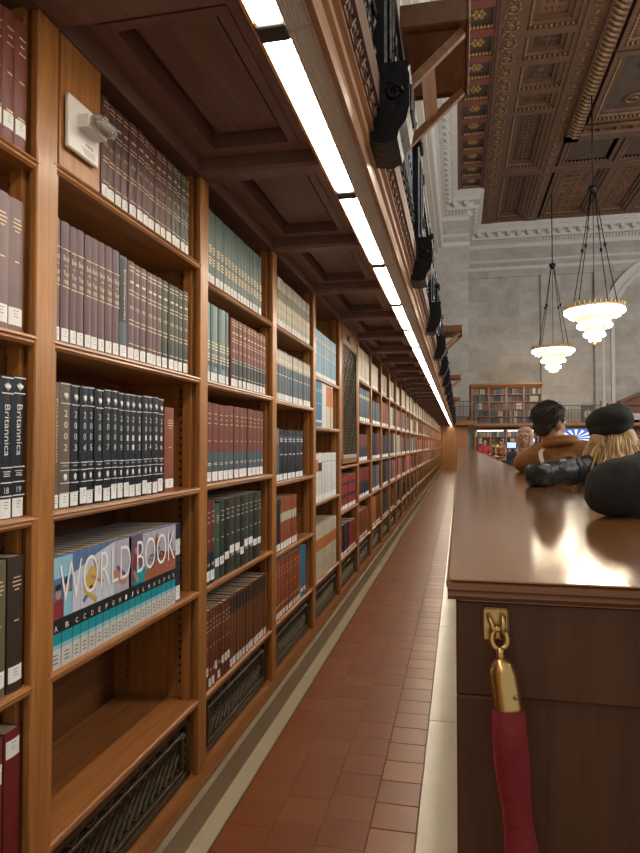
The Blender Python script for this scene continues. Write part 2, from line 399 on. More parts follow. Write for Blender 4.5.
def label_mesh(t, z0, z1, bulge, marks=True):
    key = (round(t, 3), round(z0, 3), round(z1, 3), bulge, marks)
    if key in _lm: return _lm[key]
    m = MB(); n = 4; w = t*.86; X = lambda y: bulge*(1-(2*y/t)**2)+.0006
    ar = [(X((i/n-.5)*w), (i/n-.5)*w) for i in range(n+1)]
    m.add([(x, y, z0) for x, y in ar]+[(x, y, z1) for x, y in ar], [(k, k+1, n+2+k, n+1+k) for k in range(n)], WHITE)
    if marks:
        for q in range(3):
            z = z1-.007-q*.006; e = (.18, .08, .14)[q]
            if z > z0+.003: m.add([(X(0)+.0004, -w*.2, z), (X(0)+.0004, w*e, z), (X(0)+.0004, w*e, z+.0014), (X(0)+.0004, -w*.2, z+.0014)], [(0, 1, 2, 3)], plain('faded_ink', (.22, .22, .24), .7))
    me = m.mesh('call_number_label'); _lm[key] = me; return me
ORD = ['leftmost', 'second', 'third', 'fourth', 'fifth', 'sixth', 'seventh', 'eighth', 'ninth', 'tenth', 'eleventh', 'twelfth', 'thirteenth', 'fourteenth', 'fifteenth', 'sixteenth', 'seventeenth', 'eighteenth', 'nineteenth', 'twentieth', 'twenty-first']
ROWN = ['top', 'second', 'third', 'fourth', 'bottom']
BAYN = {0: 'cut-off left bay', 1: 'nearest full bay', 2: 'second full bay', 3: 'third full bay', 4: 'fourth full bay', 5: 'lattice-door bay', 6: 'bay just beyond the lattice door'}
BOOKS = []
def titled(kind, t, h, bulge, i, bay, n_=0):
    """gilt or white lettering on one spine"""
    m = MB(); x = bulge+.0007; w = t*.72
    if kind is None: return None
    if kind == 'bars':
        for f, ww in ((.86, .8), (.80, .5), (.74, .8), (.52, .6), (.24, .8), (.22, .8)): m.box(x-.0004, x, -w*ww/2, w*ww/2, h*f, h*f+.0028, GOLDT)
    elif kind == 'gilt':
        for f in (.94, .90, .70, .66, .40, .36, .16): m.box(x-.0004, x, -w*.55, w*.55, h*f, h*f+.0022, GOLDT)
        m.box(x-.0004, x, -w*.4, w*.4, h*.78, h*.80, GOLDT); spine_text(m, '%d' % (1930+i), h*.53, w*.8, .010, x, GOLDT)
    elif kind == 'year':          # Book of the Year
        spine_text(m, 'Book', h*.70, w, .013, x, GOLDT); spine_text(m, 'of the', h*.64, w*.6, .006, x, GOLDT)
        spine_text(m, 'Year', h*.575, w, .013, x, GOLDT); spine_text(m, '19%d' % (80+i), h*.505, w*.85, .010, x, GOLDT)
        for f in (.77, .46): m.box(x-.0004, x, -w*.6, w*.6, h*f, h*f+.002, GOLDT)
    elif kind == 'brit':
        WT = plain('silver_lettering', (.72, .72, .70), .4)
        for f in (.985, .875, .355, .25, .155): m.box(x-.0004, x, -t*.47, t*.47, h*f, h*f+.0022, WT)
        spine_text(m, 'Britannica', h*.62, h*.36, w*.62, x, WT, down=True)
        spine_text(m, str(17+i), h*.20, w*.5, .012, x, WT)
        for f, ww in ((.328, .42), (.312, .3), (.297, .36)): m.box(x-.0004, x, -w*ww, w*ww, h*f, h*f+.0016, WT)
        for f, ww in ((.122, .3), (.098, .34)): m.box(x-.0004, x, -w*ww, w*ww, h*f, h*f+.0022, WT)
        for a in range(-2, 3): m.tube([(x-.0003, 0, h*.90), (x, a*t*.09, h*.925), (x, a*t*.12, h*.955-abs(a)*.002)], [.0015, .0022, .0006], WT, 5)
    elif kind == 'digits':
        WT = plain('silver_lettering', (.72, .72, .70), .4)
        for f in (.985, .83, .36, .30, .20, .12): m.box(x-.0004, x, -t*.45, t*.45, h*f, h*f+.0018, WT)
        for a in (-1, 0, 1): m.tube([(x-.0003, 0, h*.86), (x, a*t*.12, h*.89), (x, a*t*.16, h*.925-abs(a)*.002)], [.0014, .0026, .0006], WT, 5)
        yr = str((2002 if n_ == 1 else 2003)+i)
        for q, ch in enumerate(yr): spine_text(m, ch, h*(.755-.09*q), w*.42, .015, x, WT)
        m.box(x-.0004, x, -w*.35, w*.35, h*.335, h*.345, plain('dim_silver', (.35, .35, .34), .5)); m.ball((x, 0, h*.25), (.0006, t*.18, .008), WT, 8)
    elif kind == 'encyc':
        spine_text(m, 'Encyclopaedia', h*.62, h*.5, w*.4, x, GOLDT, down=True)
    elif kind == 'small':
        for f, ww in ((.84, .3), (.81, .4), (.78, .36), (.75, .2), (.52, .2)): m.box(x-.0004, x, -w*ww, w*ww, h*f, h*f+.0025, GOLDT)
    elif kind == 'down':
        pass
    elif kind == 'dots':
        for f in (.50, .46, .42, .34, .30, .26): m.box(x-.0004, x, -w*.45, w*.45, h*f, h*f+.005, GOLDT)
    elif kind == 'whitebars':
        for f in (.80, .76, .5): m.box(x-.0004, x, -w*.4, w*.4, h*f, h*f+.004, WHITE)
    return m.mesh('spine_lettering')
_tm = {}
def place(bay, row, groups, d=.20):
    Z = SH.get(bay, DEF)[row]+H; idx = 0
    for g in groups:
        (ya, yb, n, cov, bands, h, title, lab, desc) = g[:9]; opt = g[9] if len(g) > 9 else {}
        ws = [R.uniform(.88, 1.12) for _ in range(n)]; s = (yb-ya)/sum(ws); y = ya
        for i in range(n):
            tt = ws[i]*s; t = max(.008, math.floor((tt-.0009)*1000)/1000)
            hh = round((h+R.choice(opt.get('dh', (0, 0, -.002, .001))))*1000)/1000
            c = cov if isinstance(cov, str) else cov[i % len(cov)]
            bulge = opt.get('bulge', .0035)
            me = book_mesh(t, hh, d, bands, c, bulge)
            tot = sum(q[2] for q in groups)
            if bay >= 6: label = '%s in the %s row, %s' % (desc, ROWN[row], BAYN[bay])
            else:
                rn = ROWN[row] if bay not in (4, 5) else (['top', 'second', 'third', 'bottom'][row] if bay == 4 else ['open', 'upper', 'lower'][row])
                o_ = ORD[idx]+(' from left' if idx else '')
                if idx == tot-1 and tot > 1: o_ = 'rightmost'
                label = '%s, %s, %s shelf, %s' % (desc, o_, rn, BAYN[bay])
            b = link('book', me, None, (XF-.014-R.uniform(0, .004), y+tt/2, Z)); tag(b, label, 'book', 'books: %s, %s shelf' % (BAYN[bay], ROWN[row]))
            if title:
                key = (title, t, hh, n if title == 'digits' else 0, i if title in ('gilt', 'year', 'brit', 'digits') else 0)
                if key not in _tm: _tm[key] = titled(title, t, hh, bulge, i, bay, n)
                link('spine_lettering', _tm[key], b)
            if lab:
                l0, l1 = lab if not isinstance(lab, list) else R.choice(lab)
                l = link('call_number_label', label_mesh(t, l0, l1, bulge, bay < 4), b)
            BOOKS.append(b); y += tt; idx += 1
    return
L0 = (.004, .034); L1 = (.006, .040)
# bay 0 (right-hand end only is in the photograph)
place(0, 0, [(1.02, 1.165, 4, 'brickred', [(.9, .91, 'maroon')], .27, 'bars', (.03, .062), 'reddish brown volume')])
place(0, 1, [(1.02, 1.165, 3, 'mauve', [], .272, 'small', (.012, .048), 'dull mauve volume')])
place(0, 2, [(1.056, 1.173, 3, 'ink', [], .288, 'brit', (.002, .040), 'black silver-lettered encyclopedia volume')])
place(0, 3, [(1.03, 1.122, 2, 'khaki', [], .272, 'small', (.02, .052), 'olive volume'), (1.125, 1.172, 1, 'darkbrown', [], .272, 'small', (.02, .052), 'dark brown volume')])
place(0, 4, [(1.03, 1.122, 2, 'brickred', [], .292, None, (.20, .24), 'brick red volume'), (1.125, 1.172, 1, 'crimson', [], .292, None, (.24, .275), 'crimson volume')])
# bay 1
place(1, 0, [(1.45, 1.86, 11, 'maroon', [(.60, .69, 'darkbrown')], .262, 'gilt', L0, 'maroon gilt-banded volume'), (1.86, 1.995, 4, 'olive', [(.60, .69, 'maroon')], .262, 'gilt', L0, 'dark olive gilt-banded volume')])
place(1, 1, [(1.262, 1.545, 9, 'plum', [], .280, 'year', L0, 'plum annual with gilt lettering'), (1.545, 1.585, 1, 'bluegrey', [(.35, .97, 'navy')], .275, 'encyc', L0, 'blue-grey and navy volume'),
             (1.587, 1.80, 6, 'umber', [(.05, .95, 'plum')], .272, 'gilt', L0, 'dusky brown gilt volume'), (1.80, 1.985, 5, 'oldblack', [(.3, .95, 'olive')], .272, 'gilt', L0, 'greenish black gilt volume')])
place(1, 2, [(1.262, 1.288, 1, 'taupe', [], .288, 'encyc', L0, 'taupe volume'), (1.288, 1.330, 1, 'taupe', [], .288, 'digits', L0, 'taupe yearbook'),
             (1.332, 1.815, 14, 'ink', [], .288, 'digits', [(.004, .034), (.004, .036), (.006, .044)], 'black yearbook with white digits'), (1.822, 1.888, 1, 'redbrown', [], .262, 'small', (.012, .04), 'red-brown shorter book')])
# picture-spined set: one picture and one title run across all of its spines
def picture_set():
    Z = SH[1][3]+H; h = .250; ya, yb = 1.258, 1.932
    ws = [.040, .042]+[.0318]*17+[.036]; s = (yb-ya)/sum(ws); ws = [w*s for w in ws]; U = yb-ya-ws[-1]
    def flat(polys):             # polys: list of (points in (u,v), material name, layer)
        bm = bmesh.new(); mats = []
        for pts, mt, ly in polys:
            if mt not in mats: mats.append(mt)
            f = bm.faces.new([bm.verts.new((ly*.00025, ya+u*U, v*h)) for u, v in pts]); f.material_index = mats.index(mt)
        return bm, mats
    def ell(cx, cy_, rx, ry, n=14, rot=0): return [(cx+(rx*math.cos(t)*math.cos(rot)-ry*math.sin(t)*math.sin(rot)), cy_+(rx*math.cos(t)*math.sin(rot)*2+ry*math.sin(t)*math.cos(rot))) for t in [2*PI*k/n for k in range(n)]]
    def rect(a, b, c, d): return [(a, c), (b, c), (b, d), (a, d)]
    def bar(a, b, c, d, w): # segment with width
        dx, dy = c-a, d-b; L = math.hypot(dx*U, dy*h); nx, ny = -dy*h/L*w/U, dx*U/L*w/h
        return [(a+nx, b+ny), (c+nx, d+ny), (c-nx, d-ny), (a-nx, b-ny)]
    pic = [(rect(0, 1, 0, .17), 'white', 1), (rect(0, 1, .17, .21), 'cyan', 1), (rect(0, 1, .21, .31), 'wbteal', 1), (rect(0, 1, .31, .44), 'black', 1),
           (rect(0, .13, .44, .99), 'wbblue', 1), (rect(0, .13, .80, .99), 'cyan', 2), (rect(.13, .42, .44, .99), 'wbsnow', 1), ([(.13, .99), (.13, .80), (.30, .93), (.42, .99)], 'wbblue', 2),
           (rect(.42, .56, .44, .99), 'wblav', 1), (rect(.54, .66, .44, .99), 'wbpurp', 1), (rect(.66, 1, .44, .99), 'wblav', 1),
           ([(.66, .44), (1, .44), (1, .66), (.86, .70), (.74, .58), (.66, .56)], 'earth', 2), ([(.58, .44), (.68, .44), (.69, .60), (.60, .66)], 'wbteal', 3),
           (ell(.045, .66, .016, .05), 'skin', 4), (ell(.045, .72, .018, .03), 'black', 5), ([(.01, .44), (.08, .44), (.075, .60), (.045, .62), (.012, .58)], 'dred', 3),
           (ell(.098, .70, .016, .05), 'skin', 4), (ell(.098, .755, .018, .03), 'black', 5), ([(.078, .44), (.128, .44), (.127, .64), (.10, .66), (.08, .62)], 'cyan', 3),
           ([(.20, .58), (.27, .56), (.31, .70), (.30, .78), (.25, .82), (.21, .72)], 'gold', 3), (ell(.285, .83, .014, .04), 'skin', 4), (bar(.26, .62, .20, .50, .006), 'wbblue', 3), (bar(.25, .72, .34, .62, .004), 'skin', 4), (bar(.22, .58, .29, .47, .006), 'gold', 4),
           (ell(.47, .60, .03, .10, rot=.5), 'skin', 3), (bar(.44, .72, .52, .58, .005), 'wbpurp', 4), (ell(.60, .70, .022, .09), 'dred', 3), (ell(.60, .82, .013, .04), 'skin', 4), (bar(.58, .60, .62, .48, .006), 'skin', 4)]
    for (cx, cy_, r) in ((.745, .64, .030), (.845, .64, .030), (.94, .74, .020)):      # wheels
        out = ell(cx, cy_, r, r*2.7, 20); inn = ell(cx, cy_, r*.80, r*2.7*.80, 20)
        for k in range(20): pic.append(([out[k], out[(k+1) % 20], inn[(k+1) % 20], inn[k]], 'black', 5))
        for k in range(4): pic.append((bar(cx, cy_, cx+r*.8*math.cos(k*PI/4+.2), cy_+r*2.1*math.sin(k*PI/4+.2), .0005), 'black', 5))
    for q in ((.745, .64, .785, .64), (.785, .64, .82, .78), (.82, .78, .845, .64), (.745, .64, .775, .76), (.775, .76, .82, .78), (.785, .64, .775, .80), (.815, .82, .835, .82)): pic.append((bar(*q, .0012), 'black', 5))
    pic += [(ell(.80, .92, .012, .035), 'skin', 5), (bar(.80, .90, .775, .78, .008), 'dred', 4), (bar(.80, .86, .825, .80, .004), 'skin', 5), (bar(.775, .78, .80, .66, .005), 'navy', 5), (bar(.93, .90, .935, .76, .006), 'dred', 4)]
    y = ya
    wm = MB(); vs, fs, tw, th = text_data('WORLD BOOK', -.012); a0, a1 = ya+.05*U, ya+.985*U
    tv = [(0, (a0+a1)/2+p*(a1-a0)/tw, h*(.745+q*.36/th)) for p, q in vs]
    for i, w in enumerate(ws):
        last = i == len(ws)-1; t = w-.0008; cov = 'navy' if last else 'wbblue'
        me = book_mesh(t, h if not last else h-.002, .20, [(.60, .80, 'white')] if last else [], cov, .0006)
        wd = 'navy volume with white patch' if last else ('picture-spined volume with %s' % ('painted faces' if i < 3 else 'teal foot'))
        o_ = 'rightmost' if last else (ORD[i]+(' from left' if i else ''))
        b = tag(link('book', me, None, (XF-.012, y+w/2, Z)), '%s, %s, fourth shelf, nearest bay' % (wd, o_), 'book', 'picture-spined encyclopedia set')
        if last: link('call_number_label', label_mesh(t, .006, .05, .0006), b)
        else:
            def cut(bm):
                for co_, no in (((0, y+.0004, 0), (0, -1, 0)), ((0, y+w-.0004, 0), (0, 1, 0))):
                    bmesh.ops.bisect_plane(bm, geom=bm.verts[:]+bm.edges[:]+bm.faces[:], plane_co=co_, plane_no=no, clear_outer=True, dist=1e-6)
            bm, ml = flat(pic); cut(bm)
            for v in bm.verts: v.co.x += .0008; v.co.y -= y+w/2
            me = bpy.data.meshes.new('cover_picture'); bm.to_mesh(me); bm.free()
            for q in ml: me.materials.append(C[q])
            link('cover_picture', me, b)
            bm = bmesh.new(); vv = [bm.verts.new(p) for p in tv]
            for f in fs:
                try: bm.faces.new([vv[k] for k in f])
                except ValueError: pass
            cut(bm)
            if bm.faces:
                for v in bm.verts: v.co.x += .0026; v.co.y -= y+w/2
                me = bpy.data.meshes.new('title_letters'); bm.to_mesh(me); me.materials.append(WHITE); link('title_letters', me, b)
            bm.free()
            tmb = MB(); spine_text(tmb, 'ABCCDEFGHIJKLMNOPQRST'[i], h*.36, t*.30, .012, .0026, WHITE)
            for q in range(3): tmb.box(.0022, .0026, -t*.2, t*.2, h*(.05+q*.035), h*(.05+q*.035)+.002, INK)
            tmb.box(.0022, .0024, -t*.5, -t*.47, .004, h*.43, INK)
            tmb.build('volume_letter', b)
        y += w
picture_set()
# bay 2
place(2, 0, [(2.15, 2.80, 16, 'teal', [(.40, .47, 'bluegrey')], .268, 'dots', L0, 'dusty teal volume')])
place(2, 1, [(2.15, 2.375, 6, ('paleteal', 'teal'), [(.20, .30, 'bluegrey')], .285, 'dots', L0, 'pale teal volume'), (2.40, 2.585, 4, 'redbrown', [(.12, .42, 'navy'), (.42, .98, 'brickred')], .275, 'gilt', L0, 'maroon volume with navy foot'),
             (2.592, 2.86, 6, 'brickred', [(.12, .42, 'navy')], .275, 'gilt', L0, 'dark red volume with navy foot')])
place(2, 2, [(2.15, 2.83, 12, 'brickred', [(.14, .38, 'slate')], .292, 'bars', L1, 'maroon volume with slate blue band')])
place(2, 3, [(2.15, 2.235, 2, 'wine', [(0, .38, 'navy')], .30, 'bars', (.012, .048), 'wine and navy volume'), (2.238, 2.285, 1, 'green', [], .285, 'small', (.05, .08), 'green volume'),
             (2.288, 2.80, 9, ('oldblack', 'black', 'olive'), [], .292, 'bars', [(.05, .08), (.06, .088), (.075, .105)], 'worn black volume')])
place(2, 4, [(2.15, 2.40, 8, ('brickred', 'wine', 'brown'), [(.62, .80, 'brown')], .278, 'bars', [(.006, .036), (.05, .08)], 'red-brown leather volume'),
             (2.40, 2.88, 13, 'brown', [(.74, .97, 'darkbrown')], .280, None, L0, 'tan volume with dark head band')])
# bay 3
place(3, 0, [(3.02, 3.77, 14, ('mossgrey', 'bone'), [(.55, .75, 'khaki')], .248, 'dots', L0, 'mossy grey volume')])
place(3, 1, [(3.02, 3.79, 13, 'slate', [(.70, .97, 'bone')], .255, 'whitebars', L0, 'slate volume with pale head')])
place(3, 2, [(3.02, 3.10, 1, 'slate', [(.70, .97, 'mauve')], .268, None, L0, 'slate volume with pinkish head'), (3.10, 3.60, 6, 'ink', [(.80, .86, 'bluegrey')], .262, 'whitebars', L0, 'navy volume with white bars')])
place(3, 3, [(3.02, 3.13, 2, 'black', [], .258, None, L1, 'black volume'), (3.13, 3.46, 6, ('rust', 'redbrown', 'rust'), [(.55, .72, 'bone')], .262, None, L1, 'rust volume with pale panel')])
place(3, 4, [(3.02, 3.54, 10, ('rust', 'rust', 'redbrown'), [], .285, 'bars', (.006, .034), 'orange-red volume'), (3.545, 3.68, 2, 'blue', [], .285, None, (.03, .05), 'deep blue volume')])
# bay 4
place(4, 0, [(3.90, 4.62, 8, ('skyblue', 'skyblue', 'paleteal'), [(.70, .80, 'paleteal')], .30, 'whitebars', (.004, .03), 'light blue volume')], d=.22)
place(4, 1, [(3.90, 4.13, 3, 'blue', [(.10, .15, 'white')], .30, 'whitebars', None, 'bright blue volume'), (4.14, 4.28, 2, 'white', [], .30, None, None, 'white bound volume'), (4.28, 4.50, 3, 'cream', [(.50, .96, 'orange')], .295, None, None, 'cream volume with orange head')], d=.22)
place(4, 2, [(3.90, 4.03, 1, 'white', [(.62, .88, 'orange')], .31, None, L1, 'white volume with orange block'), (4.03, 4.14, 1, 'white', [(.62, .80, 'black')], .31, None, L1, 'white volume with black block'), (4.14, 4.62, 6, 'white', [(.80, .82, 'bluegrey')], .31, 'whitebars', L1, 'plain white volume')], d=.22)
place(4, 3, [(3.90, 4.63, 9, 'cream', [(.52, .74, 'orange')], .345, None, None, 'cream binder with orange block', {'bulge': .001})], d=.24)
# bay 5 (under the lattice door)
place(5, 1, [(4.78, 5.52, 8, 'scarlet', [(.36, .46, 'navy'), (.72, .80, 'navy')], .27, None, L1, 'scarlet volume with navy bands')])
place(5, 2, [(4.78, 5.20, 5, ('crimson', 'navy', 'navy'), [], .24, None, L0, 'dark red or navy volume'), (5.20, 5.50, 3, 'scarlet', [], .23, None, L0, 'small scarlet volume')])
# bay 6
place(6, 0, [(5.65, 6.42, 6, ('yellow', 'bone'), [(.5, .7, 'cream')], .30, None, L1, 'pale yellow volume')])
place(6, 1, [(5.65, 6.42, 6, ('bluegrey', 'slate'), [(.7, .8, 'bone')], .31, None, L1, 'slate blue volume')])
place(6, 2, [(5.65, 6.25, 5, ('wine', 'wine'), [(.1, .55, 'navy')], .25, None, L1, 'wine and navy volume')])
place(6, 3, [(5.65, 6.36, 5, ('crimson', 'crimson'), [(.1, .55, 'navy')], .27, None, L1, 'crimson and navy volume')])
place(6, 4, [(5.65, 6.25, 5, ('rust', 'brown'), [], .26, None, L1, 'rust brown volume')])
# everything beyond: rows too small to tell apart
m = MB(); pal = [['yellow', 'bone', 'cream', 'mossgrey', 'bone'], ['slate', 'bluegrey', 'rust', 'darkbrown', 'cream', 'mauve'], ['pink', 'navy', 'bone', 'redbrown', 'mauve', 'slate', 'wine'], ['navy', 'crimson', 'black', 'slate', 'pink', 'mauve', 'plum'], ['darkbrown', 'black', 'olive', 'rust', 'brown', 'khaki', 'olive']]
for k in range(7, NB):
    for r, z in enumerate(DEF):
        if k > 24 and R.random() < .08: continue
        y = cy(k)+.045; end = cy(k+1)-.045-R.choice((0, 0, .1, .2)); c = R.choice(pal[r]); h0 = R.uniform(.24, .31)
        if k == 8 and r in (2, 3): c = 'navy'
        if k == 7: c = ['cream', 'slate', 'pink', 'plum', 'orange'][r]
        sw = R.choice((.035, .045, .06))
        while y < end-.02:
            t = sw*R.uniform(.8, 1.2)
            if R.random() < .09: c = R.choice(pal[r])
            hh = h0+R.uniform(-.004, .004); x1 = XF-.012-R.uniform(0, .006)
            m.box(x1-.2, x1, y, min(end, y+t-.002), z+H, z+H+hh, C[c]); 
            if k < 22: m.box(x1, x1+.0008, y+.003, min(end, y+t-.005), z+H+.006, z+H+.04, WHITE)
            y += t
tag(m.build('receding_rows_of_books', recalc=False), 'tiny mixed spines filling the bays that recede beyond the lattice door', 'books', 'books in the receding bays', 'stuff')

# alarm strobe on its oak panel, top shelf of bay 1
m = MB(); m.bbox(-.02, 0, 0, .165, .625+H, .93+H, WV, .002)
o = m.build('blanking_panel', None, (XF-.002, 1.262, 0)); tag(o, 'plain oak panel left of the maroon volumes, carrying the white strobe', 'panel')
s = empty('alarm_strobe', (XF+.001, 1.335, .735+H), 'white square alarm strobe with clear lens on oak panel above the plum annuals', 'alarm strobe')
m = MB(); m.bbox(0, .012, -.062, .062, -.062, .062, PLASTIC, .003); m.build('plate', s)
m = MB(); m.prism([(-.030, -.004), (.050, -.004), (.050, .026), (-.030, .026)], 'x', .012, .04, PLASTIC); m.build('lens_housing', s)
gl = bpy.data.materials.new('clear_plastic'); gl.use_nodes = True; bb = gl.node_tree.nodes['Principled BSDF']
bb.inputs['Transmission Weight'].default_value = .85; bb.inputs['Roughness'].default_value = .08; bb.inputs['Base Color'].default_value = (.9, .92, .92, 1); bb.inputs['IOR'].default_value = 1.4
m = MB(); m.bbox(.0405, .072, -.028, .048, -.002, .024, gl, .005); ls = m.build('lens', s)
m = MB(); m.tube([(.055, -.018, .011), (.055, .038, .011)], .005, SILVER, 8); m.tube([(.056, .0, .005), (.056, .004, .017)], .003, SILVER, 6); m.build('flash_tube', s)
m = MB()
spine_text(m, 'FIRE', -.030, .030, .007, .0125, INK, y=.02)
for q in range(4): m.box(.0121, .0124, -.012+.004*q, .045, -.041-q*.004, -.0395-q*.004, plain('grey_print', (.4, .4, .4), .7))
m.build('printed_text', s)

# ------------------------------------------------------------------ gallery soffit, fascia
m = MB(); zt = .93+H
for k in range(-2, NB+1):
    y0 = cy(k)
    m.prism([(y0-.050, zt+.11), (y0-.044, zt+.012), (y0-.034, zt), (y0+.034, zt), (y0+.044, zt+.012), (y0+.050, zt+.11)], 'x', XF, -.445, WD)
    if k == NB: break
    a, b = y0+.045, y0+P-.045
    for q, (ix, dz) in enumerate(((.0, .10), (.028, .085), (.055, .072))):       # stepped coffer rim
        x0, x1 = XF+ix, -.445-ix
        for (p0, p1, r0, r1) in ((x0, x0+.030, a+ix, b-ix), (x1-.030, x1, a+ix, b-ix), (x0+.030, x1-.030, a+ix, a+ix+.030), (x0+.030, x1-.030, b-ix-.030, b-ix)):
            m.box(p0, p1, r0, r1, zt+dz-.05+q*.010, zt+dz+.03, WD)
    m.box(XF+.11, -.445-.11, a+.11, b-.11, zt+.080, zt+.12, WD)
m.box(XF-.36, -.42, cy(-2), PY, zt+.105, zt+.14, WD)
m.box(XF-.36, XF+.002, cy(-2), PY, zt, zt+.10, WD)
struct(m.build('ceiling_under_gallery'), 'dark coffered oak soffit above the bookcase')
m = MB()
prof = [(-.46, zt+.11), (-.445, zt-.008), (-.436, zt-.008), (-.436, zt+.05), (-.30, zt+.05), (-.305, zt-.018), (-.290, zt-.020), (-.284, zt), (-.284, zt+.022), (-.272, zt+.030), (-.272, zt+.058), (-.258, zt+.066), (-.262, zt+.088), (-.262, zt+.20), (-.24, zt+.215), (-.24, zt+.235), (-.46, zt+.235)]
m.prism(prof, 'y', cy(-2), PY, WF)
struct(m.build('trim_2'), 'stepped oak fascia along the gallery edge')
m = MB(); z0 = zt+.095; z1 = zt+.195; x = -.2615; y = -.6
m.box(x-.001, x+.004, -.6, PY, z0, z1, CARVE)
while y < PY-.08:       # lozenge and leaf carving
    w = .085
    for (ya_, za_, yb_, zb_) in ((0, 0, w, 1), (w, 0, 0, 1)):
        m.tube([(x+.006, y+ya_, z0+za_*(z1-z0)), (x+.011, y+(ya_+yb_)/2, (z0+z1)/2), (x+.006, y+yb_, z0+zb_*(z1-z0))], .0055, CARVE, 4, False)
    if y < 12:
        for dz in (-.026, .026): m.ball((x+.007, y+w*.5, (z0+z1)/2+dz), (.007, .010, .013), CARVE, 6)
        m.ball((x+.007, y+w, (z0+z1)/2), (.008, .013, .020), CARVE, 6)
    y += w
struct(m.build('trim_3', recalc=False), 'carved lozenge band on the gallery edge')
m = MB(); m.box(-1.42, -.24, cy(-2), PY, zt+.14, zt+.215, WD); struct(m.build('floor_of_gallery'), 'gallery deck')

# light strip: separate fittings end to end
DIF = emit('diffuser_glow', (1.0, .87, .68), 20.0)
def fitting(L):
    r = empty('strip_light', (-.435, 0, zt), 'x', 'light fitting', 'strip lights under the gallery edge')
    m = MB(); m.prism([(.004, .012), (.004, -.006), (.012, -.012), (.058, -.012), (.066, -.006), (.066, .012)], 'y', .03, L-.03, DIF); m.build('diffuser', r)
    m = MB(); pr = [(.0675, .02), (.0675, -.014)]
    for i in range(8): pr += [(.070+i*.0068, -.016+i*.0008), (.0730+i*.0068, -.011+i*.0008)]
    pr += [(.126, -.010), (.128, .02)]
    m.prism(pr, 'y', .004, L-.004, plain('light_grey_metal', (.72, .73, .72), .45, .0)); m.build('ribbed_housing', r)
    m = MB(); m.bbox(-.001, .0675, -.028, .028, -.017, .02, plain('dark_grey_metal', (.05, .05, .048), .5, .5), .003); m.build('end_cap', r)
    return r
LP = .955; base = fitting(LP); n = 0; y = 1.35-2*LP
LN = {1: 'lit strip light fitting cut off at the top edge of the photo', 2: 'longest lit strip light fitting, nearest complete one under the gallery edge', 3: 'lit strip light fitting just beyond the nearest complete one', 4: 'fourth lit strip light fitting from the top along gallery edge', 5: 'fifth lit strip light fitting from the top along gallery edge'}
while y < PY-.6:
    r = base if n == 0 else copy_tree(base)
    r.location = (-.435, y, zt); r['label'] = LN.get(n, 'small lit strip light fitting in the far run under the gallery edge')
    if n == 0: r['label'] = 'lit strip light fitting overhead before the first bay'
    y += LP; n += 1

# ------------------------------------------------------------------ iron railing
SP = 2*P
def railing():
    r = empty('iron_railing', (-.265, 0, zt+.235), 'x', 'railing', 'iron railing sections of the gallery')
    m = MB()
    m.bbox(-.045, .045, -.075, .075, -.19, .60, IRON, .008); m.bbox(-.06, .065, -.09, .09, .60, .64, IRON, .008)
    m.bbox(-.07, .072, -.10, .10, -.03, .0, IRON, .008)
    m.prism([(-.05, .045), (.112, .045), (.120, .03), (.112, .018), (.118, .0), (.118, -.10), (.108, -.145), (.085, -.175), (.080, -.20), (.045, -.215), (-.05, -.20)], 'y', -.098, .098, IRON)
    for yy in (-.101, .101): m.tube([(.070+.026*math.cos(t)*(1-t/12), yy, -.055+.026*math.sin(t)*(1-t/12)) for t in [j*.6 for j in range(14)]], .007, IRON, 5)
    m.bbox(.045, .058, -.05, .05, .08, .52, IRON, .006); m.bbox(.056, .064, -.032, .032, .12, .48, IRON, .004); m.bbox(.116, .126, -.06, .06, -.10, -.01, IRON, .004)
    m.lathe([(.0, .80), (.018, .79), (.03, .765), (.018, .735), (.04, .70), (.045, .66), (.03, .64)], (0, 0, 0), IRON, 12)
    for zz in (.16, .42): m.tube([(.066, .024*math.cos(t), zz+.03*math.sin(t)) for t in [j*PI/6 for j in range(13)]], .006, IRON, 5)
    m.build('newel', r)
    m = MB(); m.bbox(-.015, .02, .085, SP-.085, .0, .035, IRON, .004); m.bbox(-.012, .015, .085, SP-.085, .20, .222, IRON, .004)
    yy = .15
    while yy < SP-.13:               # scrollwork band
        a = [(.0, yy+.045*math.cos(t)*(1-t/14), .117+.062*math.sin(t)*(1-t/14)) for t in [j*.55 for j in range(18)]]
        m.tube(a, .0085, IRON, 5); m.ball((.008, yy, .117), (.014, .016, .016), IRON, 6)
        m.ball((.006, yy+.055, .165), (.012, .014, .024), IRON, 6); m.ball((.006, yy+.055, .07), (.012, .014, .024), IRON, 6)
        yy += .11
    m.build('scroll_band', r)
    m = MB(); m.prism([(-.025, .60), (-.028, .625), (0, .64), (.028, .625), (.025, .60)], 'y', .085, SP-.085, IRON); m.build('top_rail', r)
    bm_ = MB(); bm_.tube([(0, 0, .222), (0, 0, .30), (0, 0, .42), (0, 0, .55), (0, 0, .605)], [.008, .007, .0085, .007, .008], plain('bright_iron', (.10, .10, .105), .3, .8), 6)
    bm_.ball((0, 0, .41), (.013, .013, .018), IRON, 6); me = bm_.mesh('baluster')
    nb = 15
    for i in range(nb): link('baluster', me, r, (0, .085+(SP-.17)*(i+.5)/nb, 0))
    return r
rb = railing(); i = 0; y = cy(2)-SP
RN = {0: 'black iron gallery railing section crossing the top edge', 1: 'black iron gallery railing section just beyond the big reading shelf', 2: 'black iron gallery railing section, second beyond the big reading shelf'}
while y < PY-.3:
    r = rb if i == 0 else copy_tree(rb); r.location = (-.265, y, zt+.235)
    r['label'] = RN.get(i, 'small dark iron gallery railing section in the far run'); i += 1; y += SP
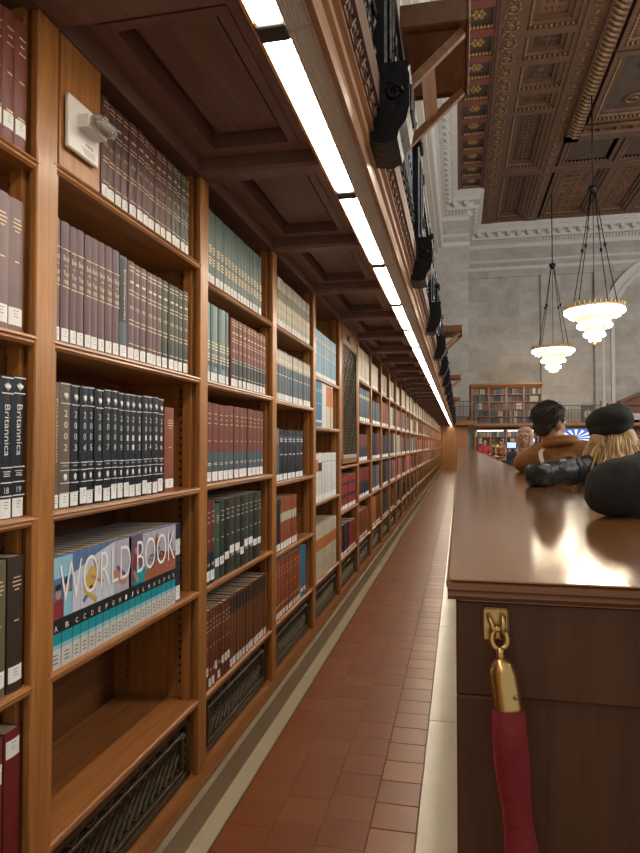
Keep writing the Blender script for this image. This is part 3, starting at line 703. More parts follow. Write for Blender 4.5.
# tilted reading shelves fixed to the railing
def reading_shelf():
    r = empty('reading_shelf', (-.23, 0, 0), 'x', 'reading shelf', 'reading shelves on the gallery railing')
    X, L = .235, .48
    m = MB(); m.bbox(0, X, 0, L, 2.765, 2.79, WL, .004); m.box(.02, X-.02, .04, L-.04, 2.757, 2.765, WL); m.build('board', r)
    m = MB(); m.bbox(0, X, -.012, .0, 2.755, 2.84, WL, .003); m.bbox(0, X, L, L+.012, 2.755, 2.84, WL, .003); m.bbox(X, X+.012, -.012, L+.012, 2.755, 2.85, WL, .003); m.build('rim', r)
    for yy in (.03, L-.055):
        m = MB(); m.prism([(-.045, 2.53), (-.020, 2.507), (X-.005, 2.735), (X-.022, 2.758)], 'y', yy, yy+.026, WF); m.build('brace', r)
    m = MB(); m.prism([(.075, 2.620), (.120, 2.655), (.113, 2.670), (.068, 2.635)], 'y', .05, L-.05, WF); m.build('crossbar', r)
    return r
rs = reading_shelf()
for i, y in enumerate((2.27, 8.6, 14.8, 22.0)):
    r = rs if i == 0 else copy_tree(rs); r.location = (-.20, y, 0)
    r['label'] = ('large brown wooden reading shelf with braces jutting overhead at top centre', 'small wooden reading shelf on bracket, highest of the three against the white pier', 'middle small wooden reading shelf against the white pier', 'lowest tiny wooden reading shelf above the end of the light strip')[i]

# ------------------------------------------------------------------ counter
ct = empty('counter', (0, .96, 0), 'long varnished wooden counter running down the right of the aisle', 'counter')
Lc = 31.0
m = MB()
pr = [(-.016, 0), (-.020, -.006), (-.020, -.020), (-.012, -.028), (-.016, -.038), (-.010, -.050), (.002, -.056), (.44, -.056), (.455, -.045), (.466, -.030), (.466, -.006), (.462, 0)]
m.prism([(a, b*.55+1.07) for a, b in pr], 'y', .012, Lc, WCE)
m.prism([(.012, 1.07), (-.000, 1.066), (0, 1.058), (.007, 1.054), (.004, 1.048), (.012, 1.041), (.03, 1.039), (.03, 1.07)], 'x', -.018, .464, WCE)
m.build('edge_moulding', ct)
m = MB(); m.box(-.014, .460, .004, Lc-.01, 1.0702, 1.0725, WC); m.build('counter_top', ct)
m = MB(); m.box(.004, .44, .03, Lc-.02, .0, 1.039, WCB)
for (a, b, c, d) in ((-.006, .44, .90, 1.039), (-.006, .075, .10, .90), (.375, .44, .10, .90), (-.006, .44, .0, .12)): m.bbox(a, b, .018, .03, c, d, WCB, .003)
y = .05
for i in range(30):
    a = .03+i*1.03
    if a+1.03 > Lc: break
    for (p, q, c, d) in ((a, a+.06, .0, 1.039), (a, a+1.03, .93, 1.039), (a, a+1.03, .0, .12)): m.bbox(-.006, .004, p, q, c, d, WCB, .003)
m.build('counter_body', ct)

# velvet rope on its brass plates
rp = empty('velvet_rope', (.05, .975, 1.010), 'red velvet rope with brass end hooked on the counter end', 'rope')
VEL = plain('red_velvet', (.17, .008, .014), .75, bump=(30, .8, .01), var=.35, vscale=25)
VEL.node_tree.nodes['Principled BSDF'].inputs['Sheen Weight'].default_value = .5
VEL.node_tree.nodes['Principled BSDF'].inputs['Sheen Tint'].default_value = (.8, .1, .12, 1)
for xx in (.0, .345):
    m = MB(); m.bbox(-.019, .019, -.006, 0, -.026, .022, BRASS, .003)
    m.tube([(.010, -.004, .010), (.010, -.018, .012), (.009, -.024, .0), (.009, -.018, -.014), (.009, -.004, -.014)], .0042, BRASS, 8)
    m.tube([(-.010, -.004, .012), (-.008, -.016, .006), (-.003, -.020, -.006), (-.004, -.014, -.016)], .004, BRASS, 8)
    m.build('hook_plate', rp, (xx, 0, 0))
m = MB(); ring = [(.004+.011*math.cos(t), -.022+.005*math.sin(t), -.018+.013*math.sin(t)) for t in [j*PI/7 for j in range(14)]]
m.tube(ring, .0042, BRASS, 8, closed=True); m.tube([(.006, -.026, -.030), (.004, -.030, -.036), (.006, -.032, -.044)], [.008, .005, .008], BRASS, 10)
m.build('snap_hook', rp)
def frame_lathe(m, p, d, prof, mat, n=24):
    d = Vector(d).normalized(); q = d.to_track_quat('Z', 'Y').to_matrix()
    m2 = MB(); m2.lathe(prof, (0, 0, 0), mat, n); m.add([q @ Vector(v)+Vector(p) for v in m2.v], m2.f, mat, True)
P0 = Vector((.005, -.034, -.040)); D0 = Vector((.016, -.03, -.12))
m = MB(); frame_lathe(m, P0, D0, [(0, 0), (.007, .0), (.012, .003), (.0165, .010), (.0195, .022), (.0200, .058), (.0205, .066), (.0195, .072), (0, .072)], BRASS)
m.ball(P0+D0.normalized()*.045+Vector((.012, -.018, 0)), .0035, plain('screw_steel', (.35, .33, .3), .3, .9), 8)
m.build('brass_end_cap', rp)
P1 = P0+D0.normalized()*.066; pts = []; rr = []
E1 = Vector((.345, -.034, -.06))
for i in range(90):
    t = i/89; y_ = -.055-.05*math.sin(PI*t); 
    a = .0+.5*PI; X = P1.x+(.332-P1.x)*(t**1.15/(t**1.15+(1-t)**1.15)); Zz = P1.z-.62*math.sin(PI*t)**.8
    pts.append((X, P1.y-.055*math.sin(PI*t), Zz)); rr.append(.0215+.0022*noise.noise(Vector((i*.33, 0, 0)))+.0012*math.sin(i*1.1))
m = MB(); m.tube(pts, rr, VEL, 20); o = m.build('velvet_cover', rp)
m = MB(); frame_lathe(m, E1, (-.01, -.02, -.12), [(0, 0), (.007, .0), (.0165, .010), (.0195, .022), (.0205, .066), (0, .072)], BRASS); m.build('brass_end_cap', rp)

# ------------------------------------------------------------------ room beyond: pier, far wall, ceiling
CZ = 12.8+H
ST = stone('pale_ashlar', (.50, .475, .43), (.42, .395, .355), (.41, .385, .345), (0, 2), 1.15, .46)
STL = stone('pale_ashlar_side', (.50, .475, .43), (.45, .43, .39), (.38, .36, .32), (1, 2), 1.15, .46)
PL = plain('white_plaster_moulding', (.54, .525, .485), .7, bump=(8, .2), var=.06, vscale=3)
m = MB(); m.box(-1.7, -1.42, -2, WY, 2.4, CZ, STL); struct(m.build('wall_upper_left'), 'pale stone upper wall over the gallery')
m = MB(); m.box(-1.42, .5, PY, WY, 2.7, CZ-.95, ST)
struct(m.build('wall_pier'), 'white stone corner pier at the end of the aisle')
m = MB(); m.box(-1.42, .42, PY, PY+.6, 0, 2.22, WH)
for a in (-.86, -.30, .28): m.bbox(a, a+.09, PY-.02, PY, .1, 2.1, WV, .005)
m.bbox(-.86, .42, PY-.022, PY, .0, .22, WV, .005); m.bbox(-.86, .42, PY-.022, PY, 1.95, 2.2, WV, .005)
struct(m.build('wall_end_panelling'), 'oak panelling closing the end of the aisle')
# far wall with its niche panel, pilasters, string courses and arch
m = MB()
m.box(-1.5, 16, WY, WY+.35, 0, CZ, ST)
def fr(x0, x1, z0, z1, d=.16): m.box(x0, x1, WY-d, WY, z0, z1, ST)
fr(.5, .72, 3.3, 11.1); fr(4.66, 5.15, 2.4, 11.1); fr(7.55, 8.35, 2.4, 11.1, .22); fr(.5, 16, 11.05, 11.42, .10)
acx, acz = 11.9, 8.1
for (ra, rb_, d) in ((3.3, 3.5, .22), (3.5, 3.85, .14), (3.85, 3.95, .24)):   # arch mouldings
    n = 40; vs = []
    for k in range(n+1):
        t = PI*k/n
        for r_ in (ra, rb_):
            for yy in (WY-d, WY): vs.append((acx+r_*math.cos(t), yy, acz+r_*math.sin(t)))
    fs = []
    for k in range(n):
        a, b = 4*k, 4*(k+1); fs += [(a, a+2, b+2, b), (a, b, b+1, a+1), (a+2, a+3, b+3, b+2)]
    m.add(vs, fs, PL)
    for s_ in (-1, 1): m.box(min(acx+s_*ra, acx+s_*rb_), max(acx+s_*ra, acx+s_*rb_), WY-d, WY, 2.4, acz, PL)
struct(m.build('wall_far'), 'pale ashlar end wall with arch and string courses')

CPATH = [(-.84, -2), (-.84, PY), (.5, PY), (.5, WY), (16, WY)]
def sweep(m, prof, mat):       # moulding carried round the wall corners with mitres
    n = len(prof); vs = []
    for i, (x, y) in enumerate(CPATH):
        for dx, z in prof: vs.append((x+dx if i < 4 else x, y-dx if i > 0 else y, z))
    m.add(vs, [(i*n+k, i*n+k+1, (i+1)*n+k+1, (i+1)*n+k) for i in range(4) for k in range(n-1)], mat)
def along(step, d0, d1, z0, z1, w, fn):
    for i in range(4):
        (xa, ya), (xb, yb) = CPATH[i], CPATH[i+1]
        if i % 2 == 0:
            t = max(ya, 6)+.1
            while t < yb-d1-w: fn((xa+d0, xa+d1, t, t+w)); t += step
        else:
            t = xa+d1*(1 if i == 1 else 1)+.02
            while t < xb-w+(d0 if i == 1 else 0): fn((t, t+w, ya-d1, ya-d0)); t += step
m = MB()
sweep(m, [(0, CZ-1.30), (.06, CZ-1.28), (.06, CZ-1.10), (.14, CZ-1.05), (.14, CZ-.84), (.30, CZ-.80), (.30, CZ-.50), (.60, CZ-.46), (.62, CZ-.26), (.70, CZ-.20), (.80, CZ-.08), (.84, CZ+.0), (.84, CZ+.25)], PL)
along(.17, .135, .24, 0, 0, .095, lambda q: m.box(*q, CZ-1.03, CZ-.85, PL))
def modil(q):
    m.bbox(*q, CZ-.64, CZ-.455, PL, .02); m.ball(((q[0]+q[1])/2, (q[2]+q[3])/2, CZ-.66), (.10, .10, .05), PL, 8)
along(.56, .29, .56, 0, 0, .24, modil)
along(.56, .66, .70, 0, 0, .20, lambda q: m.ball(((q[0]+q[1])/2, (q[2]+q[3])/2, CZ-.20), (.06, .06, .04), PL, 6))
sweep(m, [(0, CZ-2.62), (.05, CZ-2.58), (.10, CZ-2.46), (.10, CZ-2.40), (0, CZ-2.38)], PL)
sweep(m, [(0, CZ-2.12), (.08, CZ-2.06), (.08, CZ-1.98), (0, CZ-1.96)], PL)
struct(m.build('trim_4'), 'white dentilled cornice round the hall')
m = MB(); m.box(-1.42, -1.20, -2, PY, CZ-3.2, CZ-2.62, PL); m.box(-1.42, -1.0, -2, PY, CZ-2.90, CZ-2.3, PL); m.box(-1.42, -.84, -2, PY, CZ-2.62, CZ+.2, PL)
m.box(-1.42, .5, PY, WY, CZ-.95, CZ+.2, PL)
struct(m.build('trim_5'), 'white entablature along the left wall')

# ceiling: carved and gilded coffers
CB = plain('ceiling_oak', (.13, .068, .042), .6, bump=(9, .5, .03), var=.35, vscale=2.5)
CD = plain('ceiling_dark_panel', (.085, .062, .050), .7, bump=(6, .6, .03), var=.5, vscale=4)
CR = plain('ceiling_red_border', (.19, .055, .038), .6, var=.3, vscale=3)
CG = plain('ceiling_gilt', (.20, .115, .055), .55, .2, bump=(12, .8, .03), var=.6, vscale=6)
CP = plain('ceiling_painted_panel', (.20, .10, .065), .65, bump=(5, .4, .03), var=.6, vscale=1.2)
CO = plain('ceiling_gold_rosette', (.40, .25, .09), .45, .3)
m = MB(); YA, YB = 8.0, 37.96
m.box(-.02, 16, 2, WY, CZ+.5, CZ+.7, CB)
def beam(x0, x1, y0, y1, z0=0, z1=.5, mat=CB): m.box(x0, x1, y0, y1, CZ+z0, CZ+z1, mat)
def scroll(x, y, r, z, mat, flip=1, ax=1):
    pts = []
    for j in range(13): t = j*.75; q = r*(1-t/11); pts.append((x+q*math.cos(t), y+flip*q*math.sin(t)*ax, z))
    m.tube(pts, r*.16, mat, 4)
def rosette(x, y, r, z, mat=None):
    mat = mat or CO
    m.ball((x, y, z), (r*.32, r*.32, r*.3), mat, 8)
    for k in range(6): t = k*PI/3; m.ball((x+r*.62*math.cos(t), y+r*.62*math.sin(t), z+.01), (r*.34, r*.34, r*.2), mat, 6)
def egg(x0, x1, y, z, st=.16, mat=CG, along='x'):
    t = x0+st/2
    while t < x1:
        m.ball((t, y, z) if along == 'x' else (y, t, z), (.05, .05, .06), mat, 6); t += st
YS = 30.9                     # where the small-coffer column and long panels end
beam(0, .14, 2, YB-.02, 0, .5); beam(1.16, 1.26, 2, YB)
y = 9.2; 
while y < 36.6:               # column of small square coffers by the wall
    beam(.14, 1.16, y-.17, y+.17, .04, .5, CR); 
    beam(.2, 1.1, y+.17, y+1.22, .20, .5, CD)
    for (a, b, c, d) in ((.14, .22, y+.17, y+1.22), (1.08, 1.16, y+.17, y+1.22), (.22, 1.08, y+1.14, y+1.22), (.22, 1.08, y+.17, y+.25)): beam(a, b, c, d, .08, .5, CB)
    rosette(.65, y+.69, .26, CZ+.20); egg(.24, 1.08, y+1.13, CZ+.10, .11, CO)
    y += 1.39
beam(1.26, 1.95, 2, YB, -.05, .5)
y = 9
while y < 36.5:               # scrolled carved band
    scroll(1.60, y, .24, CZ-.06, CG, 1); m.ball((1.60, y, CZ-.06), (.09, .09, .05), CG, 6); scroll(1.60, y+.5, .16, CZ-.06, CG, -1); m.ball((1.42, y+.3, CZ-.06), (.05, .13, .04), CG, 6); m.ball((1.80, y+.7, CZ-.06), (.05, .13, .04), CG, 6)
    y += .85
def panel(x0, x1, y0, y1, kind):
    f = .16
    for q, (ix, dz) in enumerate(((0, .0), (f, .1), (2*f, .19))):
        for (a, b, c, d) in ((x0+ix, x0+ix+f, y0+ix, y1-ix), (x1-ix-f, x1-ix, y0+ix, y1-ix), (x0+ix+f, x1-ix-f, y0+ix, y0+ix+f), (x0+ix+f, x1-ix-f, y1-ix-f, y1-ix)):
            beam(a, b, c, d, dz, .5, (CB, CG if q == 1 else CB, CB)[q])
    egg(x0+f, x1-f, y1-f*1.5, CZ+.06); egg(y0+f, y1-f, x0+f*1.5, CZ+.06, along='y')
    beam(x0+3*f, x1-3*f, y0+3*f, y1-3*f, .30, .5, CD if kind == 0 else CP)
    cx, cy_ = (x0+x1)/2, (y0+y1)/2; hy = (y1-y0)/2-3*f; hx = (x1-x0)/2-3*f; rr_ = max(.10, min(hx, hy)*.45)
    if hx <= .02 or hy <= .02: return
    rosette(cx, cy_, rr_*.9, CZ+.28, CG)
    nn = max(1, int(hy/(rr_*1.7)))
    for k in range(1, nn+1):
        for s_ in (-1, 1):
            yy = cy_+s_*k*rr_*1.6
            if abs(yy-cy_) > hy-rr_*.5: continue
            for sx in (-1, 1): scroll(cx+sx*hx*.45, yy, rr_*.55, CZ+.28, CG, s_, sx)
            m.ball((cx, yy, CZ+.28), (rr_*.25, rr_*.5, .05), CG, 6)
    if hx > hy*1.3:
        for s_ in (-1, 1):
            for k in (1, 2, 3):
                if k*rr_*1.6 < hx: scroll(cx+s_*k*rr_*1.6, cy_, rr_*.6, CZ+.28, CG, s_)
for y0, y1, kd in ((8, 13.5, 1), (13.5, 15.0, 0), (15.0, 20.6, 1), (20.6, 22.2, 0), (22.2, 24.1, 0), (24.1, 25.6, 1), (25.6, YS, 0), (YS+.5, YB-.2, 0)): panel(1.95, 3.75, y0, y1, kd)
beam(3.75, 4.35, 2, YB, -.05, .5)
y = 9
while y < YB-.6: scroll(4.05, y, .2, CZ-.06, CG, 1); m.ball((4.05, y+.42, CZ-.06), (.1, .14, .05), CG, 6); y += .8
beam(1.26, 16, YS, YS+.5, -.04, .5); beam(1.34, 16, YB-.2, YB+.02, -.02, .5)
x = 4.5
for w in (2.6, 2.0, 2.6, 2.0, 2.4): panel(x, x+w, YS+.5, YB-.2, 1); x += w
# great central compartment with rope-carved rim, dentils and inner coffers
for (a, b, c, d) in ((4.35, 4.9, 2, 28.0), (4.35, 16, 27.5, 28.0)): beam(a, b, c, d, -.22, .5)
beam(4.35, 16, 28.0, YS, .1, .5, CD)
for q in range(5): panel(4.5+q*2.4, 6.8+q*2.4, 28.1, YS-.05, 0)
y = 9
while y < 27.4:
    m.tube([(4.40, y, CZ-.24), (4.62, y+.22, CZ-.30), (4.86, y+.40, CZ-.24)], [.03, .065, .03], CG, 6); y += .26
x = 5.0
while x < 15.8: beam(x, x+.16, 27.2, 27.5, -.12, .2, CG); beam(x+.2, x+.5, 27.36, 27.5, -.05, .2, CD); x += .62
m.tube([(4.9, 27.15, CZ-.04), (15.8, 27.15, CZ-.04)], .10, CG, 6)
for (x0, x1) in ((5.1, 9.4), (9.6, 14)):
    for (y0, y1, kd) in ((22.3, 27.0, 0), (14.6, 22.1, 1), (8, 14.4, 1)): panel(x0, x1, y0, y1, kd)
struct(m.build('ceiling', recalc=False), 'carved and gilded wooden coffered ceiling')

# ------------------------------------------------------------------ chandeliers
GLOW = emit('bulb_glow', (1.0, .86, .66), 14.0)
BOWL = plain('pale_gilt_bowl', (.75, .66, .48), .4, .3)
def chandelier():
    r = empty('chandelier', (0, 0, 0), 'x', 'chandelier', 'tiered chandeliers hanging from the ceiling')
    m = MB(); m.lathe([(.0, .10), (.9, .12), (1.02, .10), (1.10, .04), (1.12, -.03), (1.04, -.06), (.74, -.26), (.58, -.38), (.60, -.44), (.56, -.52), (.40, -.70), (.34, -.74), (.36, -.80), (.26, -.98), (.10, -1.08), (.0, -1.1)], (0, 0, 0), BOWL, 40)
    for k in range(36): t = 2*PI*k/36; m.ball((1.10*math.cos(t), 1.10*math.sin(t), .10), (.05, .05, .09), GOLD, 6)
    m.build('tiered_bowl', r)
    bm_ = MB(); bm_.ball((0, 0, 0), .085, GLOW, 8); me = bm_.mesh('bulb')
    for rad, z, n in ((1.06, -.10, 38), (.92, -.26, 0), (.58, -.60, 20), (.34, -.92, 12), (.16, -1.08, 5)):
        for k in range(n): t = 2*PI*k/n; link('bulb', me, r, (rad*math.cos(t), rad*math.sin(t), z))
    for k in range(18): t = 2*PI*k/18; link('bulb', me, r, (.90*math.cos(t), .90*math.sin(t), -.23))
    m = MB(); m.lathe([(0, -1.12), (.03, -1.16), (.08, -1.24), (.03, -1.32), (.0, -1.34)], (0, 0, 0), GOLD, 12); m.build('finial', r)
    for k in range(4):
        t = PI/4+PI*k/2; m = MB(); m.tube([(.98*math.cos(t), .98*math.sin(t), .1), (.50*math.cos(t), .50*math.sin(t), 2.2), (.10*math.cos(t), .10*math.sin(t), 4.2)], .018, IRON, 5)
        m.ball((.50*math.cos(t), .50*math.sin(t), 2.2), (.06, .06, .09), IRON, 6); m.build('chain', r)
    m = MB(); m.lathe([(0, 4.45), (.16, 4.4), (.2, 4.3), (.08, 4.15), (0, 4.1)], (0, 0, 0), IRON, 10); m.tube([(0, 0, .1), (0, 0, 4.1)], .014, IRON, 5); m.tube([(0, 0, 4.3), (0, 0, CZ-6.1+.45)], .028, IRON, 6); m.build('hanging_rod', r)
    return r
c1 = chandelier(); c1.location = (4.72, 34.4, 6.12); c1.scale = (.92, .92, 1); c1['label'] = 'lower, smaller-looking lit chandelier hanging left, far down the room'
c2 = copy_tree(c1); c2.location = (4.72, 24.2, 6.07); c2.scale = (.90, .90, 1); c2['label'] = 'higher, larger-looking lit chandelier hanging on the right'

# ------------------------------------------------------------------ far gallery, bookcases, door surround
m = MB(); GZ = 2.42
m.box(.42, 16, WY-1.5, WY, GZ-.18, GZ, WH); m.prism([(WY-1.5, GZ-.18), (WY-1.56, GZ-.1), (WY-1.56, GZ), (WY-1.5, GZ)], 'x', -.2, 16, WH); m.box(-1.42, .42, PY-.9, PY+.6, GZ-.2, GZ, WH)
m.box(.42, .9, PY-.9, WY-1.5, GZ-.2, GZ, WH)
struct(m.build('floor_of_far_gallery'), 'oak deck of the gallery crossing the far end')
GIR = plain('grey_iron', (.10, .10, .10), .45, .4)
def fence(x0, x1, y, label, ya=None):
    r = empty('iron_railing', (x0, y, GZ), label, 'railing', 'iron railing sections across the far end')
    L = x1-x0
    m = MB(); m.box(0, L, -.02, .02, .95, 1.0, GIR); m.box(0, L, -.02, .02, .02, .06, GIR); m.box(0, L, -.015, .015, .72, .75, GIR); m.build('rails', r)
    bm_ = MB(); bm_.box(-.012, .012, -.012, .012, .05, .96, GIR); me = bm_.mesh('baluster'); n = int(L/.16)
    for i in range(min(n, 95)): link('baluster', me, r, ((i+.5)*L/n, 0, 0))
    bm_ = MB(); bm_.box(-.05, .05, -.05, .05, 0, 1.12, GIR); bm_.ball((0, 0, 1.15), .06, GIR, 8); me = bm_.mesh('newel')
    for xx in (0.05, L-.05): link('newel', me, r, (xx, 0, 0))
fence(-.25, .85, PY-.86, 'grey iron railing in front of the white pier')
fence(.9, 7.6, WY-1.5, 'long grey iron railing in front of the far gallery bookcase')
def far_case(x0, x1, z0, z1, rows, nb, name, label, cap=True):
    r = empty(name, (x0, WY-.17, z0), label, 'bookcase', 'bookcases on the far wall')
    L = x1-x0; h = z1-z0; d = .36
    m = MB(); m.box(0, L, -.02, 0, 0, h, WB); m.build('back_panel', r)
    if cap: m = MB(); m.prism([(-d, h), (-d-.10, h+.14), (-d-.10, h+.22), (0, h+.22), (0, h)], 'x', -.06, L+.06, WH); m.build('cornice', r)
    for i in range(nb+1): m = MB(); xx = L*i/nb; m.box(xx-.04, xx+.04, -d, -.02, 0, h, WV); m.build('stile', r)
    for j in range(rows+1): m = MB(); m.box(0, L, -d+.01, -.02, h*j/rows-.02, h*j/rows+.02, WH); m.build('shelf', r)
    return [(x0+L*i/nb, x0+L*(i+1)/nb, z0+h*j/rows) for i in range(nb) for j in range(rows)], h/rows
mb = MB()
pal2 = ['wine', 'brown', 'bone', 'navy', 'darkbrown', 'khaki', 'redbrown', 'cream', 'black', 'mauve', 'slate']
def fill(cells, rh):
    for (a, b, z) in cells:
        x = a+.05; c = R.choice(pal2)
        while x < b-.08:
            t = R.uniform(.03, .06)
            if R.random() < .35: c = R.choice(pal2)
            mb.box(x, x+t-.003, WY-.50, WY-.30, z+.02, z+.02+rh*R.uniform(.68, .84), C[c]); x += t
fill(*far_case(.74, 4.6, GZ, 4.55, 5, 4, 'bookcase', 'wide oak bookcase on the far gallery below the stone wall'))
fill(*far_case(.9, 4.4, .0, 2.1, 5, 4, 'bookcase', 'lower oak bookcase on the far wall, left of the seated man', False))
fill(*far_case(4.6, 8.1, .0, 2.1, 5, 4, 'bookcase', 'lower oak bookcase on the far wall, behind the display screens', False))
tag(mb.build('far_wall_books', recalc=False), 'tiny mixed spines on the far wall bookcases', 'books', None, 'stuff')
for i, (a, b) in enumerate(((1.0, 2.5), (2.7, 4.2), (4.6, 6.1))):
    r = tag(MB().build('shelf_lamp') if False else empty('shelf_lamp', (a, WY-.75, 2.05), 'x', 'lamp', 'shelf lights on the far wall'), ('white strip lamp over the far lower bookcase, leftmost', 'white strip lamp over the far lower bookcase, middle', 'white strip lamp over the far lower bookcase, behind the man')[i], 'lamp', 'shelf lights on the far wall')
    m = MB(); m.box(0, b-a, -.06, .06, 0, .05, SILVER); m.build('housing', r)
    m = MB(); m.box(.02, b-a-.02, -.055, .055, -.03, -.001, emit('shelf_lamp_glow', (1, .95, .85), 6)); m.build('tube', r)
# pedimented oak doorcase under the arch
DW = wood('doorcase_oak', (.12, .042, .016), (.20, .078, .030), (2, 20, 20), rough=.6, coat=0)
d = struct(bpy.data.objects.new('door_1', None)); COL.objects.link(d); d.location = (acx, WY-.25, 0)
m = MB(); m.prism([(-3.0, 3.55), (3.0, 3.55), (0, 4.85)], 'y', -.30, .2, DW); m.prism([(-3.15, 3.42), (3.15, 3.42), (3.15, 3.56), (-3.15, 3.56)], 'y', -.42, .2, DW)
for s_ in (-1, 1):
    L = math.hypot(3.1, 1.33); M = Matrix.Translation((s_*3.15, 0, 3.52)) @ Matrix.Rotation(-s_*math.atan2(1.33, 3.1)*1 if s_ < 0 else math.atan2(1.33, 3.1), 4, 'Y')
    if s_ < 0: M = Matrix.Translation((-3.15, 0, 3.52)) @ Matrix.Rotation(-math.atan2(1.33, 3.1), 4, 'Y'); m.box(0, L, -.45, .2, 0, .15, DW, M)
    else: M = Matrix.Translation((3.15, 0, 3.52)) @ Matrix.Rotation(math.atan2(1.33, 3.1), 4, 'Y'); m.box(-L, 0, -.45, .2, 0, .15, DW, M)
m.box(-2.9, 2.9, -.25, .2, 3.0, 3.42, DW); m.build('pediment', d)
m = MB(); m.box(-2.9, 2.9, -.28, -.24, 2.62, 2.98, PL); m.build('white_frieze', d)
m = MB(); m.box(-2.9, -2.2, -.3, .2, 0, 2.6, DW); m.box(2.2, 2.9, -.3, .2, 0, 2.6, DW); m.box(-2.2, 2.2, -.1, .2, 0, 2.6, WB); m.box(-2.9, 2.9, -.3, .2, 2.45, 2.6, DW); m.build('door_frame', d)
# clock on the far gallery
k = empty('gallery_clock', (6.9, WY-1.35, GZ), 'square wooden clock with pale round face on the far gallery', 'clock')
m = MB(); m.bbox(-.32, .32, -.1, .1, 0, .95, plain('clock_wood', (.12, .07, .045), .5), .03); m.bbox(-.36, .36, -.14, .12, .9, 1.0, MATS['clock_wood'], .02); m.build('case', k)
m = MB(); q = Matrix.Rotation(PI/2, 3, 'X'); m2 = MB(); m2.lathe([(0, .012), (.22, .012), (.22, 0), (0, 0)], (0, 0, 0), plain('clock_face', (.42, .33, .22), .5), 24); m.add([q @ Vector(v)+Vector((0, -.11, .48)) for v in m2.v], m2.f, MATS['clock_face']); m.build('dial', k)
m = MB(); m.box(-.01, .01, -.135, -.13, .46, .64, INK); m.box(-.12, .01, -.135, -.13, .47, .49, INK); m.build('hands', k)

# ------------------------------------------------------------------ reading tables, screens, lamps
TW = wood('table_oak', (.16, .065, .025), (.28, .13, .055), (3, 20, 20))
def table(x, y, label):
    r = empty('reading_table', (x, y, 0), label, 'table', 'reading tables in the hall')
    m = MB(); m.bbox(-.6, 3.4, -.55, .55, .72, .77, TW, .01); m.build('table_top', r)
    lm = MB(); lm.bbox(-.06, .06, -.4, .4, 0, .72, TW, .01); me = lm.mesh('leg')
    for xx in (-.3, 1.4, 3.1): link('leg', me, r, (xx, 0, 0))
for i, y in enumerate((13.0, 17.5, 22.0, 27.0)):
    table(1.9, y, ('nearest reading table beyond the woman in the headscarf', 'second reading table down the hall, behind the headscarf woman', 'third reading table down the hall', 'farthest reading table before the end wall')[i])
SCR = emit('screen_glow', (.62, .75, 1.0), .75)
def screen(x, y, z, w, h, label, rz=0, name='display_screen', pattern=True):
    r = empty(name, (x, y, z), label, 'screen', None, rz)
    m = MB(); m.bbox(-w/2, w/2, -.02, .03, 0, h, INK, .006); m.build('casing', r)
    m = MB(); m.box(-w/2+.02, w/2-.02, -.024, -.0205, .02, h-.02, emit('screen_dark_blue', (.05, .09, .30), 1.0))
    if pattern:
        for k in range(14):
            t = 2*PI*k/14+.2; cx, cz = 0, h/2
            m.prism([(cx+.03*math.cos(t), cz+.03*math.sin(t)), (cx+w*.40*math.cos(t-.09), cz+h*.42*math.sin(t-.09)), (cx+w*.40*math.cos(t+.12), cz+h*.42*math.sin(t+.12))], 'y', -.028, -.0245, SCR)
    else: m.box(-w/2+.03, w/2-.03, -.027, -.0245, .03, h-.03, SCR)
    m.build('picture', r)
    m = MB(); m.box(-.03, .03, .03, .06, -.35, h*.4, INK); m.box(-.2, .2, -.05, .14, -.37, -.345, INK); m.build('stand', r)
screen(2.95, 17.6, 1.14, 1.0, .55, 'large blue and white display screen right of the man\'s face')
screen(1.35, 17.5, 1.14, .30, .2, 'small pale screen on the second reading table', -.5, pattern=False)
screen(1.55, 13.1, 1.14, .26, .17, 'small pale screen on the nearest reading table', -.3, pattern=False)
screen(2.2, 22.0, 1.14, .5, .34, 'small pale screen on the third reading table', -.2, pattern=False)
def brass_lamp(x, y, label):
    r = empty('desk_lamp', (x, y, .77), label, 'lamp', 'brass desk lamps on the reading tables')
    m = MB(); m.lathe([(0, .03), (.09, .025), (.11, 0), (0, 0)], (0, 0, 0), BRASS, 16); m.build('base', r)
    m = MB(); m.tube([(0, 0, .02), (0, 0, .42)], .012, BRASS, 8); m.build('pole', r)
    m = MB(); m.lathe([(.03, .50), (.10, .48), (.17, .40), (.175, .36), (.165, .36), (.09, .47), (.03, .49)], (0, 0, 0), BRASS, 20); m.build('lamp_shade', r)
    m = MB(); m.ball((0, 0, .41), .035, GLOW, 8); m.build('bulb', r)
brass_lamp(1.5, 22.05, 'brass desk lamp on the third reading table'); brass_lamp(1.45, 27.0, 'brass desk lamp on the farthest reading table'); brass_lamp(2.2, 17.5, 'brass desk lamp on the second reading table')

